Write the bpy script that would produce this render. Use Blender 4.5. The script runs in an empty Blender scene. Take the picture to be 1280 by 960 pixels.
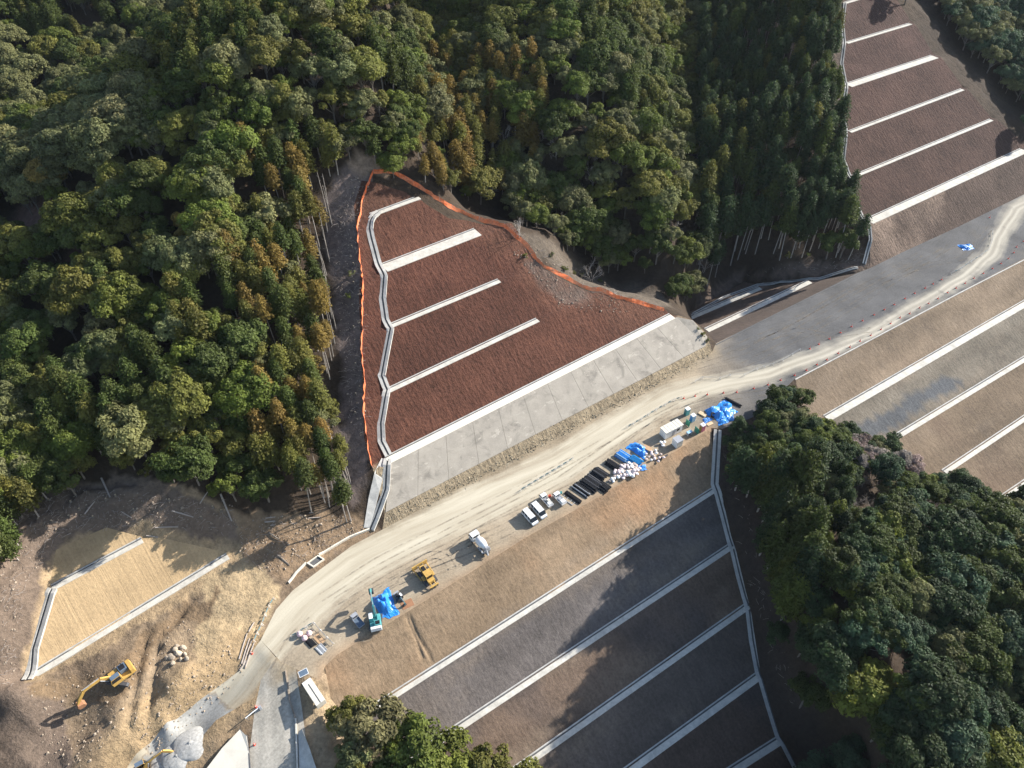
import bpy, bmesh, math, random, time
import numpy as np
from mathutils import Vector, Matrix
from mathutils.geometry import delaunay_2d_cdt
T0 = time.time()
rng = np.random.default_rng(7); random.seed(7)
R = math.radians
S = bpy.context.scene
COL = S.collection

# ------------------------------------------------------------------ camera, sky, sun, exposure
PITCH, FPX, HC = R(45), 930.0, 150.0
cam_d = bpy.data.cameras.new('camera'); cam = bpy.data.objects.new('camera', cam_d); COL.objects.link(cam)
cam.location = (0, 0, HC); cam.rotation_euler = (R(90) - PITCH, 0, 0)
cam_d.sensor_width = 36; cam_d.lens = FPX / 1280 * 36; cam_d.clip_start = 1; cam_d.clip_end = 5000
S.camera = cam
SUN_AZ, SUN_EL = 61.0, 26.5
W = bpy.data.worlds.new('World'); S.world = W; W.use_nodes = True
nt = W.node_tree; bg = nt.nodes['Background']
sky = nt.nodes.new('ShaderNodeTexSky'); sky.sky_type = 'NISHITA'; sky.sun_disc = False
sky.sun_elevation = R(SUN_EL); sky.sun_rotation = R(SUN_AZ); sky.altitude = 150
nt.links.new(sky.outputs[0], bg.inputs[0]); bg.inputs[1].default_value = 0.12
sl = bpy.data.lights.new('sun', 'SUN'); sl.energy = 5.0; sl.angle = R(0.5); sl.color = (1.0, 0.955, 0.885)
so = bpy.data.objects.new('sun', sl); COL.objects.link(so)
so.rotation_euler = (R(90 - SUN_EL), 0, R(-SUN_AZ) + math.pi); so.location = (200, 100, 250)
_sd = Vector((math.sin(R(SUN_AZ)) * math.cos(R(SUN_EL)), math.cos(R(SUN_AZ)) * math.cos(R(SUN_EL)), math.sin(R(SUN_EL))))
so.rotation_euler = _sd.to_track_quat('Z', 'Y').to_euler()
S.view_settings.view_transform = 'Standard'; S.view_settings.look = 'None'
S.view_settings.exposure = 1.08; S.view_settings.gamma = 1
S.render.engine = 'CYCLES'
S.cycles.max_bounces = 5; S.cycles.diffuse_bounces = 2; S.cycles.glossy_bounces = 2; S.cycles.transparent_max_bounces = 4

# ------------------------------------------------------------------ pixel -> place on a surface of known height
CP, SP = math.cos(PITCH), math.sin(PITCH)
def U(px, py, z=0.0):
    a = (px - 640) / FPX; b = -(py - 480) / FPX
    d = (a, CP + b * SP, -SP + b * CP); t = (z - HC) / d[2]
    return np.array((d[0] * t, d[1] * t, z))
def U2(px, py, z=0.0): return U(px, py, z)[:2]
def PXa(P):
    P = np.asarray(P, float); q = P - np.array((0, 0, HC))
    fwd = np.array((0, CP, -SP)); up = np.array((0, SP, CP))
    zc = q @ fwd; zc = np.where(zc < 1, 1, zc)
    return np.stack([640 + FPX * q[:, 0] / zc, 480 - FPX * (q @ up) / zc], 1)
def W3(l): return [U(*p) for p in l]
def inpoly(P, poly):
    x, y = P[:, 0], P[:, 1]; c = np.zeros(len(P), bool); n = len(poly); j = n - 1
    for i in range(n):
        xi, yi = poly[i][0], poly[i][1]; xj, yj = poly[j][0], poly[j][1]
        c ^= ((yi > y) != (yj > y)) & (x < (xj - xi) * (y - yi) / ((yj - yi) or 1e-12) + xi); j = i
    return c
def resample(pts, step):
    pts = [np.asarray(p, float) for p in pts]; out = [pts[0]]
    for a, b in zip(pts[:-1], pts[1:]):
        n = max(1, int(round(np.linalg.norm((b - a)[:2]) / step)))
        out += [a + (b - a) * k / n for k in range(1, n + 1)]
    return np.array(out)
def dist_poly(P, pts):
    """distance to a polyline, and the length along it"""
    best = np.full(len(P), 1e9); al = np.zeros(len(P)); acc = 0.0; sd = np.zeros(len(P))
    for a, b in zip(pts[:-1], pts[1:]):
        a = np.asarray(a)[:2]; b = np.asarray(b)[:2]; d = b - a; L = np.linalg.norm(d)
        if L < 1e-6: continue
        t = np.clip(((P - a) @ d) / L ** 2, 0, 1); q = P - a - t[:, None] * d
        ds = np.hypot(q[:, 0], q[:, 1]); m = ds < best
        best[m] = ds[m]; al[m] = acc + t[m] * L; sd[m] = ((P[:, 0] - a[0]) * d[1] - (P[:, 1] - a[1]) * d[0])[m] / L
        acc += L
    return best, al, sd
_perm = rng.random((64, 64))
def vnoise(x, y):
    xi = np.floor(x).astype(int); yi = np.floor(y).astype(int); fx = x - xi; fy = y - yi
    fx = fx * fx * (3 - 2 * fx); fy = fy * fy * (3 - 2 * fy)
    g = lambda i, j: _perm[i % 64, j % 64]
    return (g(xi, yi) * (1 - fx) + g(xi + 1, yi) * fx) * (1 - fy) + (g(xi, yi + 1) * (1 - fx) + g(xi + 1, yi + 1) * fx) * fy
def fbm(x, y, s, o=4):
    v = 0; a = 1.0; t = 0
    for k in range(o):
        v = v + a * (vnoise(x / s + 17.3 * k, y / s + 5.1 * k) - .5); t += a; a *= .5; s *= .47
    return v / t * 2

# ------------------------------------------------------------------ graded surfaces: stepped profiles between level lines
class Profile:
    def __init__(self, lines):                     # (A, B, z) ordered downslope -> upslope, A left, B right
        self.l = []
        for A, B, z in lines:
            A = np.asarray(A)[:2]; B = np.asarray(B)[:2]; d = (B - A) / np.linalg.norm(B - A)
            self.l.append((A, np.array((-d[1], d[0])), z))
    def __call__(self, P):
        D = np.stack([(P - A) @ n for A, n, z in self.l]); Z = [z for *_, z in self.l]
        z = Z[0] + np.zeros(len(P)); k = len(Z)
        for i in range(k - 1):
            m = (D[i] >= 0) if i == 0 else (D[i] >= 0)
            w = D[i] / np.where(np.abs(D[i] - D[i + 1]) < 1e-6, 1e-6, D[i] - D[i + 1])
            z = np.where(m, Z[i] + (Z[i + 1] - Z[i]) * w, z)
        w = D[0] / (D[0] - D[1]); z = np.where(D[0] < 0, Z[0] + (Z[1] - Z[0]) * w, z)
        return z
def offs(A, B, o):                                 # shift a level line sideways (upslope +)
    A = np.asarray(A, float); B = np.asarray(B, float); d = (B - A)[:2]; d /= np.linalg.norm(d)
    s = np.array((-d[1] * o, d[0] * o, 0)); return A + s, B + s
def ext(A, B, a, b):
    d = (B - A) / np.linalg.norm(B - A); return A - d * a, B + d * b
def berm_lines(bs):
    out = []
    for (a, b, z, w) in bs:
        A, B = U(*a, z), U(*b, z)
        for o in (-w / 2, w / 2):
            p, q = offs(A, B, o); out.append((p, q, z + (0.02 if o > 0 else 0)))
    return out

CUT_B = [((484, 576), (839, 396), 8, 2.6), ((486, 488), (672, 400), 16, 1.9), ((487, 408), (624, 351), 24, 1.9),
         ((480, 335), (597, 290), 32, 4.2), ((464, 269), (524, 247), 40, 2.0)]
LOW_B = [((475, 880), (893, 612), -5, 1.7), ((580, 905), (915, 682), -10, 1.8), ((670, 945), (935, 757), -15, 1.8),
         ((790, 960), (948, 845), -20, 2.0), ((920, 960), (975, 925), -25, 2.0)]
RLO_B = [((1033, 523), (1280, 380), -5, 2.6), ((1117, 548), (1280, 449), -10, 1.9), ((1180, 590), (1280, 523), -15, 1.8),
         ((1246, 627), (1280, 604), -20, 1.8)]
RCU_B = [((1086, 277), (1280, 188), 8, 3.6), ((1064, 222), (1239, 150), 16, 1.8), ((1062, 165), (1203, 112), 24, 1.8),
         ((1060, 107), (1168, 71), 32, 3.6), ((1058, 54), (1138, 30), 40, 1.8), ((1056, 4), (1110, -12), 48, 1.8)]
FIL_B = [((883, 413), (1012, 352), -5, 2.2), ((863, 397), (950, 360), -10, 2.0)]
EXC_B = [((35, 848), (285, 695), 4, 1.9), ((65, 735), (178, 675), 11, 1.8)]
cutp = Profile([(U(478, 662, 0), U(890, 440, 0), 0), (U(481, 642, 1.6), U(887, 431, 1.6), 1.6)] + berm_lines(CUT_B)
               + [(*offs(U(464, 269, 40), U(524, 247, 40), 14), 48.5)])
lowp = Profile([(*offs(U(920, 960, -25), U(975, 925, -25), -14), -31.5)] + berm_lines(LOW_B)[8:] + berm_lines(LOW_B)[6:8]
               + berm_lines(LOW_B)[4:6] + berm_lines(LOW_B)[2:4] + berm_lines(LOW_B)[:2] + [(U(480, 783), U(889, 535), 0)])
rlop = Profile([(*offs(U(1246, 627, -20), U(1280, 604, -20), -14), -25)] + berm_lines(RLO_B)[6:] + berm_lines(RLO_B)[4:6]
               + berm_lines(RLO_B)[2:4] + berm_lines(RLO_B)[:2] + [(U(994, 473), U(1280, 323), 0)])
rcup = Profile([(U(1088, 335), U(1280, 243), 0)] + berm_lines(RCU_B) + [(*offs(U(1056, 4, 48), U(1110, -12, 48), 14), 56.5)])
_f = berm_lines(FIL_B)
filp = Profile([(U(895, 429), U(1072, 341), 0)] + _f + [(*offs(U(863, 397, -10), U(950, 360, -10), 10), -14)])
_e = berm_lines(EXC_B)
excp = Profile([(*offs(U(35, 848, 4), U(285, 695, 4), -4), 1.5)] + _e + [(*offs(U(65, 735, 11), U(178, 675, 11), 8), 15.0)])

# outlines, as (px, py, z) of their corners
CREST = [(400, 850, 0), (406, 832, 0), (422, 818, 0), (480, 783, 0), (559, 734, 0), (660, 671, 0), (752, 619, 0), (844, 564, 0), (889, 535, 0)]
FENCE_L = [(466, 587, 6), (458, 560, 8), (456, 500, 14.5), (454, 460, 18), (453, 400, 23), (455, 360, 27), (450, 310, 32), (447, 285, 35), (455, 245, 40.5), (467, 217, 47)]
FENCE_R = [(467, 217, 47), (490, 217, 47), (505, 225, 45), (532, 241, 42.5), (560, 260, 38.5), (582, 269, 35.5), (605, 279, 32.5), (640, 292, 28.5), (661, 314, 26), (680, 335, 23.5),
           (710, 351, 20), (740, 364, 16.5), (765, 371, 14), (800, 381, 10.5), (829, 389, 8)]
YARD = CREST + [(903, 536, 0), (940, 522, 0), (975, 492, 0), (994, 473, 0), (1280, 323, 0), (1500, 208, 0), (1500, 138, 0), (1280, 243, 0), (1200, 282, 0), (1127, 316, 0),
        (1088, 335, 0), (1072, 341, 0), (895, 429, 0), (890, 440, 0), (690, 548, 0), (478, 662, 0), (440, 682, 0), (400, 712, 0), (366, 738, 0), (345, 762, 0), (326, 800, 0), (352, 828, 0)]
CUT = [(478, 662, 0), (481, 642, 1.6)] + FENCE_L + FENCE_R[1:] + [(842, 394, 8.1), (866, 402, 6), (880, 414, 4), (888, 430, 1.8), (890, 440, 0)]
LOW = CREST[1:] + [(893, 605, -5), (915, 680, -10), (935, 755, -15), (950, 843, -20), (975, 922, -25), (1012, 990, -30), (700, 1060, -30), (560, 1010, -18), (500, 960, -12), (440, 905, -5), (412, 870, -1.5)]
RLO = [(994, 473, 0), (1280, 323, 0), (1500, 208, 0), (1500, 490, -22), (1290, 640, -22), (1246, 640, -21), (1170, 606, -16), (1095, 562, -10.5), (1010, 537, -5)]
RCU = [(1088, 335, 0), (1127, 316, 0), (1200, 282, 0), (1280, 243, 0), (1500, 138, 0), (1500, 90, 8), (1290, 176, 10), (1245, 149, 16), (1208, 111, 24), (1172, 70, 32), (1142, 29, 40), (1112, -20, 50), (1054, -20, 52),
       (1055, 4, 48), (1054, 54, 40), (1056, 107, 32), (1056, 165, 24), (1057, 222, 16), (1070, 262, 10.5), (1080, 280, 8), (1086, 305, 4)]
FIL = [(895, 429, 0), (1072, 341, 0), (1020, 349, -5), (953, 357, -10), (930, 352, -13), (862, 393, -12.5), (866, 402, -9), (883, 413, -5)]
EXC = [(30, 853, 3.2), (60, 737, 11), (72, 690, 13.2), (130, 655, 15), (178, 668, 12), (290, 690, 4.2), (284, 704, 3.2)]
SIDE = [(352, 828, -.2), (326, 800, 0), (345, 762, 0), (352, 828, 0)]
PAVE = [(345, 822, 0), (366, 805, 0), (372, 850, -.6), (378, 890, -1.5), (384, 935, -2.6), (392, 990, -4), (310, 990, -4), (312, 940, -2.7), (318, 890, -1.6), (326, 850, -.8)]
TRACK = [(326, 800, 0), (345, 822, 0), (326, 850, -.8), (318, 872, -1.3), (270, 900, -2.4), (215, 965, -4), (180, 1010, -5), (120, 1010, -5.2), (165, 952, -4), (205, 915, -3.2), (255, 872, -2.2), (300, 838, -1)]
GRADED = [('cut_slope', CUT, cutp), ('embankment_slope', LOW, lowp), ('embankment_slope', RLO, rlop), ('cut_slope', RCU, rcup),
          ('embankment_slope', FIL, filp), ('cut_slope', EXC, excp)]
flat = lambda P: np.zeros(len(P))
SURF = [('yard', YARD, flat)] + GRADED
# ------------------------------------------------------------------ the lie of the land: a thin-plate surface through known and assumed heights
NAT = [  # (px, py, ground height): dirt at lower left, hills, valleys, the knoll
 (0,900,4),(40,935,1.6),(60,985,-.5),(90,900,0),(130,945,.2),(120,985,0),(150,850,3.0),(110,868,1.6),(128,900,1.2),(195,870,1.4),(222,812,2.2),(262,770,2.4),(300,722,2.6),(325,695,3),(235,860,1.3),(200,905,.6),(285,800,1.2),(312,770,1),
 (165,930,-.2),(250,830,1.5),(348,712,2.6),(380,690,2),(410,675,1.4),(440,664,1.2),(395,655,3),(430,640,3.4),
 (12,860,8),(0,800,12),(30,760,13),(20,700,17),(60,672,16.5),(100,640,17),(150,630,17),(200,645,14),(250,660,10),(300,665,6.5),(340,650,6),(300,635,10),(350,630,8.5),(240,615,17),
 (100,600,20),(180,600,19),(30,600,21),(0,520,26),(100,520,26),(200,540,24),(300,560,18),(380,590,11),(425,600,6),
 (0,420,31),(100,420,33),(200,440,32),(300,460,28),(360,500,21),(412,500,15),(0,320,36),(80,330,38),(180,340,41),(270,360,40),(340,380,34),(400,400,25),
 (20,240,42),(120,170,52),(200,110,60),(260,60,66),(330,20,72),(380,-30,78),(140,260,47),(240,230,52),(320,260,47),(330,140,62),(400,230,46),(395,300,36),(420,180,53),(440,110,62),(420,40,70),(440,205,49),
 (530,190,45),(560,235,38),
 (545,130,42),(530,60,46),(520,0,52),(600,200,33),(640,235,24),
 (600,90,48),(620,0,60),(660,-20,64),(700,60,53),(760,150,39),(820,250,21),(850,320,10),(700,180,36),(690,260,20),(770,300,11),(640,120,44),
 (878,372,-8),(880,330,-4),(900,250,8),(900,150,20),(890,60,34),(880,-10,42),(940,300,0),(960,320,-2),(1000,330,-2),(1050,325,0),
 (980,200,19),(1000,100,34),(1010,20,46),(1030,250,10),(1060,310,0),(960,40,42),
 (1190,20,36),(1230,80,24),(1275,130,14),(1270,30,30),(1340,60,22),(1400,10,30),(1200,-30,44),
 # knoll between the two embankments
 (940,560,1.2),(985,540,1.5),(1040,575,2.5),(1000,640,3.0),(960,660,-.5),(1060,680,6),(1110,640,0),(1150,720,-.5),(1220,690,-3),(1280,740,-4),(1280,690,-12),(980,760,-4),(1060,800,3),(1150,830,-3),(1000,860,-9),
 (1080,930,-5.5),(1200,920,-9),(1280,860,-9),(1040,980,-17),(1400,800,-14),(1350,950,-16),(1200,1040,-20),
 # foot of the picture
 (400,890,-2),(408,930,-3.2),(420,985,-5),(470,960,-8),(440,940,-5.5),(520,1040,-16),(384,862,-.5),(392,845,-.1),
 (300,905,-2),(285,930,-2.6),(262,958,-3.6),(280,990,-4.6),(306,940,-2.6),
]
NATW = [ # world points no ray of the picture reaches: behind the crests, outside the frame
 (-160,262,22),(-118,290,30),(-84,330,44),(-20,310,98),(-48,272,84),(-200,240,26),(-230,180,30),(-210,300,44),(-180,360,66),(-110,390,78),(-260,380,76),(-300,300,64),(-300,200,46),(-240,120,24),(-170,80,10),(-200,40,4),  # unseen back left ridge, raised so its shadow falls on the valley
 (20,370,108),(80,420,104),(-100,450,104),(-300,470,110),(-200,520,120),(0,500,112),(120,480,100),(200,440,84),(300,500,100),(300,400,60),(280,330,34),(340,300,26),(320,240,6),(340,200,0),
 (230,250,4),(300,130,-18),(320,60,-26),(220,30,-26),(100,10,-28),(0,10,-20),(-60,10,-4),(-120,10,-1),(-180,10,0),(60,30,-30),(340,560,110),(-340,560,130),(-340,0,0),(340,0,-30),(50,560,128),
]
ctrl = [U(*p) for p in NAT] + [np.array(p, float) for p in NATW]
ctrl += list(resample(W3([(180, 905, .8), (226, 868, 1.5), (262, 836, 1.3), (292, 806, .9)]), 3.0))
_fr = resample(W3(FENCE_R[3:]), 9)                     # beyond the right fence the ridge falls away
for i in range(1, len(_fr) - 1):
    d = (_fr[i + 1] - _fr[i - 1])[:2]; d /= np.linalg.norm(d); nn = np.array((-d[1], d[0]))
    for o_, dz in ((7, -2.2), (16, -8.5)): ctrl.append(np.array((*(_fr[i][:2] + nn * o_), max(_fr[i][2] + dz, -7))))
bnd = []
for nm, poly, fz in SURF:
    q = resample(W3(poly + poly[:1]), 2.6)[:-1]
    if nm == 'yard': q = q[(q[:, 0] < 250)]
    z = fz(q[:, :2]); bnd.append(np.column_stack([q[:, :2], z]))
for nm in (PAVE, TRACK):
    q = resample(W3(nm + nm[:1]), 3.0)[:-1]; bnd.append(q[q[:, 2] < -.15])
BND = np.concatenate(bnd)
ctrl = np.array(ctrl)
# natural control points must lie outside every graded surface
keep = np.ones(len(ctrl), bool)
for nm, poly, fz in SURF: keep &= ~inpoly(ctrl[:, :2], W3(poly))
ctrl = np.concatenate([ctrl[keep], BND])
_, ui = np.unique(np.round(ctrl[:, :2] / 1.2), axis=0, return_index=True); ctrl = ctrl[ui]
def _phi(r2): return np.where(r2 > 0, .5 * r2 * np.log(np.maximum(r2, 1e-9)), 0)
_c = ctrl[:, :2] / 100; n = len(_c)
A = np.zeros((n + 3, n + 3)); d2 = ((_c[:, None] - _c[None]) ** 2).sum(2)
A[:n, :n] = _phi(d2) + np.eye(n) * 2e-4; A[:n, n] = 1; A[:n, n + 1:] = _c; A[n, :n] = 1; A[n + 1:, :n] = _c.T
_w = np.linalg.solve(A, np.concatenate([ctrl[:, 2], np.zeros(3)]))
def tps(P):
    out = np.empty(len(P)); P = P / 100
    for i in range(0, len(P), 8000):
        q = P[i:i + 8000]; d2 = ((q[:, None] - _c[None]) ** 2).sum(2); out[i:i + 8000] = _phi(d2) @ _w[:n] + _w[n] + q @ _w[n + 1:]
    return out
POLYW = [(nm, np.array([p[:2] for p in W3(poly)]), fz) for nm, poly, fz in SURF]
BANKW = [U2(*p) for p in [(165,940,-1),(205,895,0),(262,845,.5),(300,806,.5),(318,830,-1),(270,868,-2),(205,935,-3.4),(170,975,-4)]]
GULLY = [W3([(507, 768, -.6), (512, 783, -1.6), (520, 800, -2.8), (529, 823, -4.2)]), W3([(513, 772, -.8), (519, 788, -2), (527, 803, -3), (538, 822, -4.2)])]
PAVEW = np.array([p[:2] for p in W3(PAVE)]); TRACKW = np.array([p[:2] for p in W3(TRACK)])
def bnd_dist(P):
    out = np.full(len(P), 1e9)
    for i in range(0, len(P), 6000):
        q = P[i:i + 6000]; out[i:i + 6000] = np.sqrt(((q[:, None] - BND[None, :, :2]) ** 2).sum(2).min(1))
    return out
DIRT = [U2(*p) for p in [(-60,900,3),(20,850,5),(22,740,13),(40,660,17),(110,612,19),(200,604,19),(262,624,14),(330,640,9),(430,648,4),(478,662,0),(400,712,0),(366,738,0),(326,800,0),(300,838,-1),(205,915,-3),(120,1010,-5),(-60,1010,0)]]
FOOT_D = [U2(*p) for p in [(150,1012,-5.2),(200,930,-3.4),(300,845,-1),(326,830,-.4),(352,828,-.1),(404,838,0),(425,870,-1.8),(432,1012,-6)]]
RUTS = [[(165,985,.5),(180,920,1),(190,860,1.6),(200,800,2.2),(240,750,2.6)], [(150,985,.4),(160,920,1),(172,850,1.6),(186,790,2.4)]]
RUTW = [resample(W3(r), 4) for r in RUTS]
def height(P, inside=None):
    """ground height at plan points"""
    P = np.asarray(P, float); z = tps(P)
    bd = np.minimum(bnd_dist(P), 12)
    dirt = inpoly(P, DIRT) | inpoly(P, FOOT_D)
    f = np.clip((bd - 1.0) / 8, 0, 1)
    nz = f * (2.2 * fbm(P[:, 0], P[:, 1], 24) * ~dirt + .9 * fbm(P[:, 0] + 9, P[:, 1], 5, 3) * ~dirt)
    nz = nz + np.clip((bd - .5) / 3, 0, 1) * dirt * (1.0 * fbm(P[:, 0], P[:, 1], 5.5, 5) + .35 * np.abs(fbm(P[:, 0], P[:, 1] + 50, 2.0, 3)))
    bk = inpoly(P, BANKW); nz = nz + bk * .55 * (vnoise(P[:, 0] * .75 + P[:, 1] * .1, P[:, 1] * .12) - .5) * np.clip(bd / 1.5, 0, 1)
    nz = nz * ~(inpoly(P, PAVEW) | inpoly(P, TRACKW))
    for r in RUTW:
        d, al, sd = dist_poly(P, r); nz = nz - dirt * np.clip((bd - .5) / 2, 0, 1) * 1.0 * np.exp(-(d / .7) ** 2)
    z = z + nz
    reg = np.full(len(P), -1)
    for i, (nm, poly, fz) in enumerate(POLYW):
        m = inpoly(P, poly); z[m] = fz(P[m]); reg[m] = i
        if i == 2:
            for gl in GULLY: z[m] -= .32 * np.exp(-(dist_poly(P[m], gl)[0] / .35) ** 2)
    return z, reg

# plan points: dense where the picture shows detail
def grid(x0, x1, y0, y1, s, jit=.25):
    xs = np.arange(x0, x1, s); ys = np.arange(y0, y1, s); g = np.stack(np.meshgrid(xs, ys), -1).reshape(-1, 2)
    return g + rng.uniform(-jit, jit, g.shape) * s
coarse = grid(-340, 345, 4, 565, 5.0)
mid = grid(-150, 250, 30, 330, 1.9)
fine = grid(-120, 0, 36, 130, .85)
pm = PXa(np.column_stack([mid, tps(mid)])); 
gr = np.zeros(len(mid), bool)
for nm, poly, fz in POLYW: gr |= inpoly(mid, poly)
bdm = bnd_dist(mid)
mid = mid[((gr) | (bdm < 12)) & (pm[:, 0] > -60) & (pm[:, 0] < 1400)]
pf = PXa(np.column_stack([fine, tps(fine)])); fine = fine[(pf[:, 0] > -40) & (pf[:, 0] < 420) & (pf[:, 1] > 590) & (pf[:, 1] < 1010)]
mid = mid[~((mid[:, 0] < 0) & (mid[:, 1] < 130) & inpoly(PXa(np.column_stack([mid, tps(mid)])), [(-40, 590), (420, 590), (420, 1010), (-40, 1010)]))]
gm = np.zeros(len(coarse), bool)
for nm, poly, fz in POLYW: gm |= inpoly(coarse, poly)
coarse = coarse[~gm]
verts = [coarse, mid, fine]; edges = []; nv = sum(len(v) for v in verts)
def add_line(pts, step=1.5, closed=False):
    global nv
    q = resample(list(pts) + ([pts[0]] if closed else []), step)[:, :2]
    if closed: q = q[:-1]
    verts.append(q); k = len(q)
    edges.extend((nv + i, nv + i + 1) for i in range(k - 1))
    if closed: edges.append((nv + k - 1, nv))
    nv += k
for nm, poly, fz in SURF: add_line(W3(poly), 1.6, True)
for gl in GULLY:
    for o_ in (-.8, -.4, 0, .4, .8): add_line([q + np.array((o_, o_ * .6, 0)) for q in gl], .8)
add_line(W3(PAVE), 1.5, True); add_line(W3(TRACK), 1.5, True)
for bs, poly in ((CUT_B, CUT), (LOW_B, LOW), (RLO_B, RLO), (RCU_B, RCU), (FIL_B, FIL), (EXC_B, EXC)):
    pw = W3(poly)
    for a, b, z, w in bs:
        A_, B_ = U(*a, z), U(*b, z)
        for o in (-w / 2, w / 2):                      # the level lines run on to the outline of the slope
            q = resample(ext(*offs(A_, B_, o), 90, 90), 1.5); m = inpoly(q, pw); run = []
            for k in range(len(q) + 1):
                if k < len(q) and m[k]: run.append(q[k])
                else:
                    if len(run) > 2: add_line(run, 1.5)
                    run = []
XY = np.concatenate(verts)
res = delaunay_2d_cdt([Vector(p) for p in XY.tolist()], edges, [], 0, 1e-3, False)
V2 = np.array([tuple(v) for v in res[0]]); FA = np.array([f for f in res[2] if len(f) == 3])
VZ, _r = height(V2)
yd, _, _ = dist_poly(V2, np.vstack([POLYW[0][1], POLYW[0][1][:1]])); m = (_r < 0) & (yd < 2.5); VZ[m] *= yd[m] / 2.5     # the ground eases up to the yard's edge
# points on an outline take the outline's own height
for nm, poly, fz in POLYW:
    pl = np.vstack([poly, poly[:1]]); d, _, _ = dist_poly(V2, pl); m = d < .02; VZ[m] = fz(V2[m])
V3 = np.column_stack([V2, VZ])
CEN = V3[FA].mean(1)
_, REG = height(CEN[:, :2])
INP = inpoly(CEN[:, :2], PAVEW) & (REG != 0); INT = inpoly(CEN[:, :2], TRACKW) & (REG != 0)
print('terrain', len(V3), len(FA), time.time() - T0)
# ------------------------------------------------------------------ materials
def srgb(r, g, b): return tuple(((c / 255) / 12.92 if c / 255 <= .04045 else ((c / 255 + .055) / 1.055) ** 2.4) for c in (r, g, b))
class N:
    """short-hand for building a node tree"""
    def __init__(s, name, rough=.9):
        s.m = bpy.data.materials.new(name); s.m.use_nodes = True; s.t = s.m.node_tree; s.b = s.t.nodes['Principled BSDF']
        s.b.inputs['Roughness'].default_value = rough; s.b.inputs['Specular IOR Level'].default_value = .3
    def n(s, typ, **k):
        x = s.t.nodes.new('ShaderNode' + typ)
        for a, v in k.items(): setattr(x, a, v)
        return x
    def put(s, sock, v):
        if hasattr(v, 'links') or isinstance(v, bpy.types.NodeSocket): s.t.links.new(v, sock)
        else: sock.default_value = v
    def noise(s, scale, detail=4, rough=.55, vec=None, dist=0):
        x = s.n('TexNoise'); x.inputs['Scale'].default_value = scale; x.inputs['Detail'].default_value = detail
        x.inputs['Roughness'].default_value = rough; x.inputs['Distortion'].default_value = dist
        if vec is not None: s.put(x.inputs['Vector'], vec)
        return x.outputs['Fac']
    def math(s, op, a, b=0.0, clamp=False):
        x = s.n('Math', operation=op, use_clamp=clamp); s.put(x.inputs[0], a); s.put(x.inputs[1], b); return x.outputs[0]
    def ramp(s, v, a, b, lo=0.0, hi=1.0):
        x = s.n('MapRange', clamp=True); s.put(x.inputs[0], v)
        for i, q in enumerate((a, b, lo, hi)): s.put(x.inputs[i + 1], q)
        return x.outputs[0]
    def mix(s, f, a, b, mode='MIX'):
        x = s.n('Mix', data_type='RGBA', blend_type=mode); s.put(x.inputs[0], f)
        s.put(x.inputs[6], (*a, 1) if isinstance(a, tuple) and len(a) == 3 else a); s.put(x.inputs[7], (*b, 1) if isinstance(b, tuple) and len(b) == 3 else b)
        return x.outputs[2]
    def mul(s, col, v):
        x = s.n('VectorMath', operation='SCALE'); s.put(x.inputs[0], col); s.put(x.inputs['Scale'], v); return x.outputs[0]
    def attr(s, name, typ='GEOMETRY'):
        return s.n('Attribute', attribute_name=name, attribute_type=typ)
    def pos(s): return s.n('NewGeometry').outputs['Position']
    def stretch(s, vec, sc):
        x = s.n('VectorMath', operation='MULTIPLY'); s.put(x.inputs[0], vec); x.inputs[1].default_value = sc; return x.outputs[0]
    def bump(s, h, strength=.5, dist=.3):
        x = s.n('Bump'); x.inputs['Strength'].default_value = strength; x.inputs['Distance'].default_value = dist
        s.put(x.inputs['Height'], h); s.t.links.new(x.outputs[0], s.b.inputs['Normal'])
    def col(s, v): s.put(s.b.inputs['Base Color'], (*v, 1) if isinstance(v, tuple) and len(v) == 3 else v)
def soil(name, st_scale, big, small, contrast, bump, bdist):
    """earth: the tint each spot has, broken up by clods, streaks down the slope and stains"""
    k = N(name, 1.0); tint = k.attr('tint').outputs['Color']; st = k.attr('st').outputs['Vector']; p = k.pos()
    n1 = k.noise(big, 5, .6, p); n2 = k.noise(small, 6, .7, p); n3 = k.noise(1.0, 4, .65, k.stretch(st, st_scale))
    v = k.math('ADD', k.math('MULTIPLY', n1, .28), k.math('ADD', k.math('MULTIPLY', n2, .44), k.math('MULTIPLY', n3, .28)))
    f = k.ramp(v, .33, .67, 1 - contrast, 1 + contrast)
    k.col(k.mul(tint, f)); h = k.math('ADD', k.math('MULTIPLY', n2, .6), k.math('MULTIPLY', n3, .6)); k.bump(h, bump, bdist); return k.m
M = {}
M['mulch'] = soil('mulched_slope_soil', (1.1, .28, 1), .09, 1.3, .72, 1.0, .6)
M['fill'] = soil('embankment_soil', (1.1, .35, 1), .06, 1.7, .5, .75, .28)
M['furrow'] = soil('trimmed_clay', (1.5, .05, 1), .1, 2.0, .3, .7, .25)
M['dirt'] = soil('loose_dirt', (.6, .6, 1), .12, 1.3, .55, 1.0, .5)
M['floor'] = soil('forest_floor_soil', (.5, .5, 1), .1, .9, .6, 1.0, .5)
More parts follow.
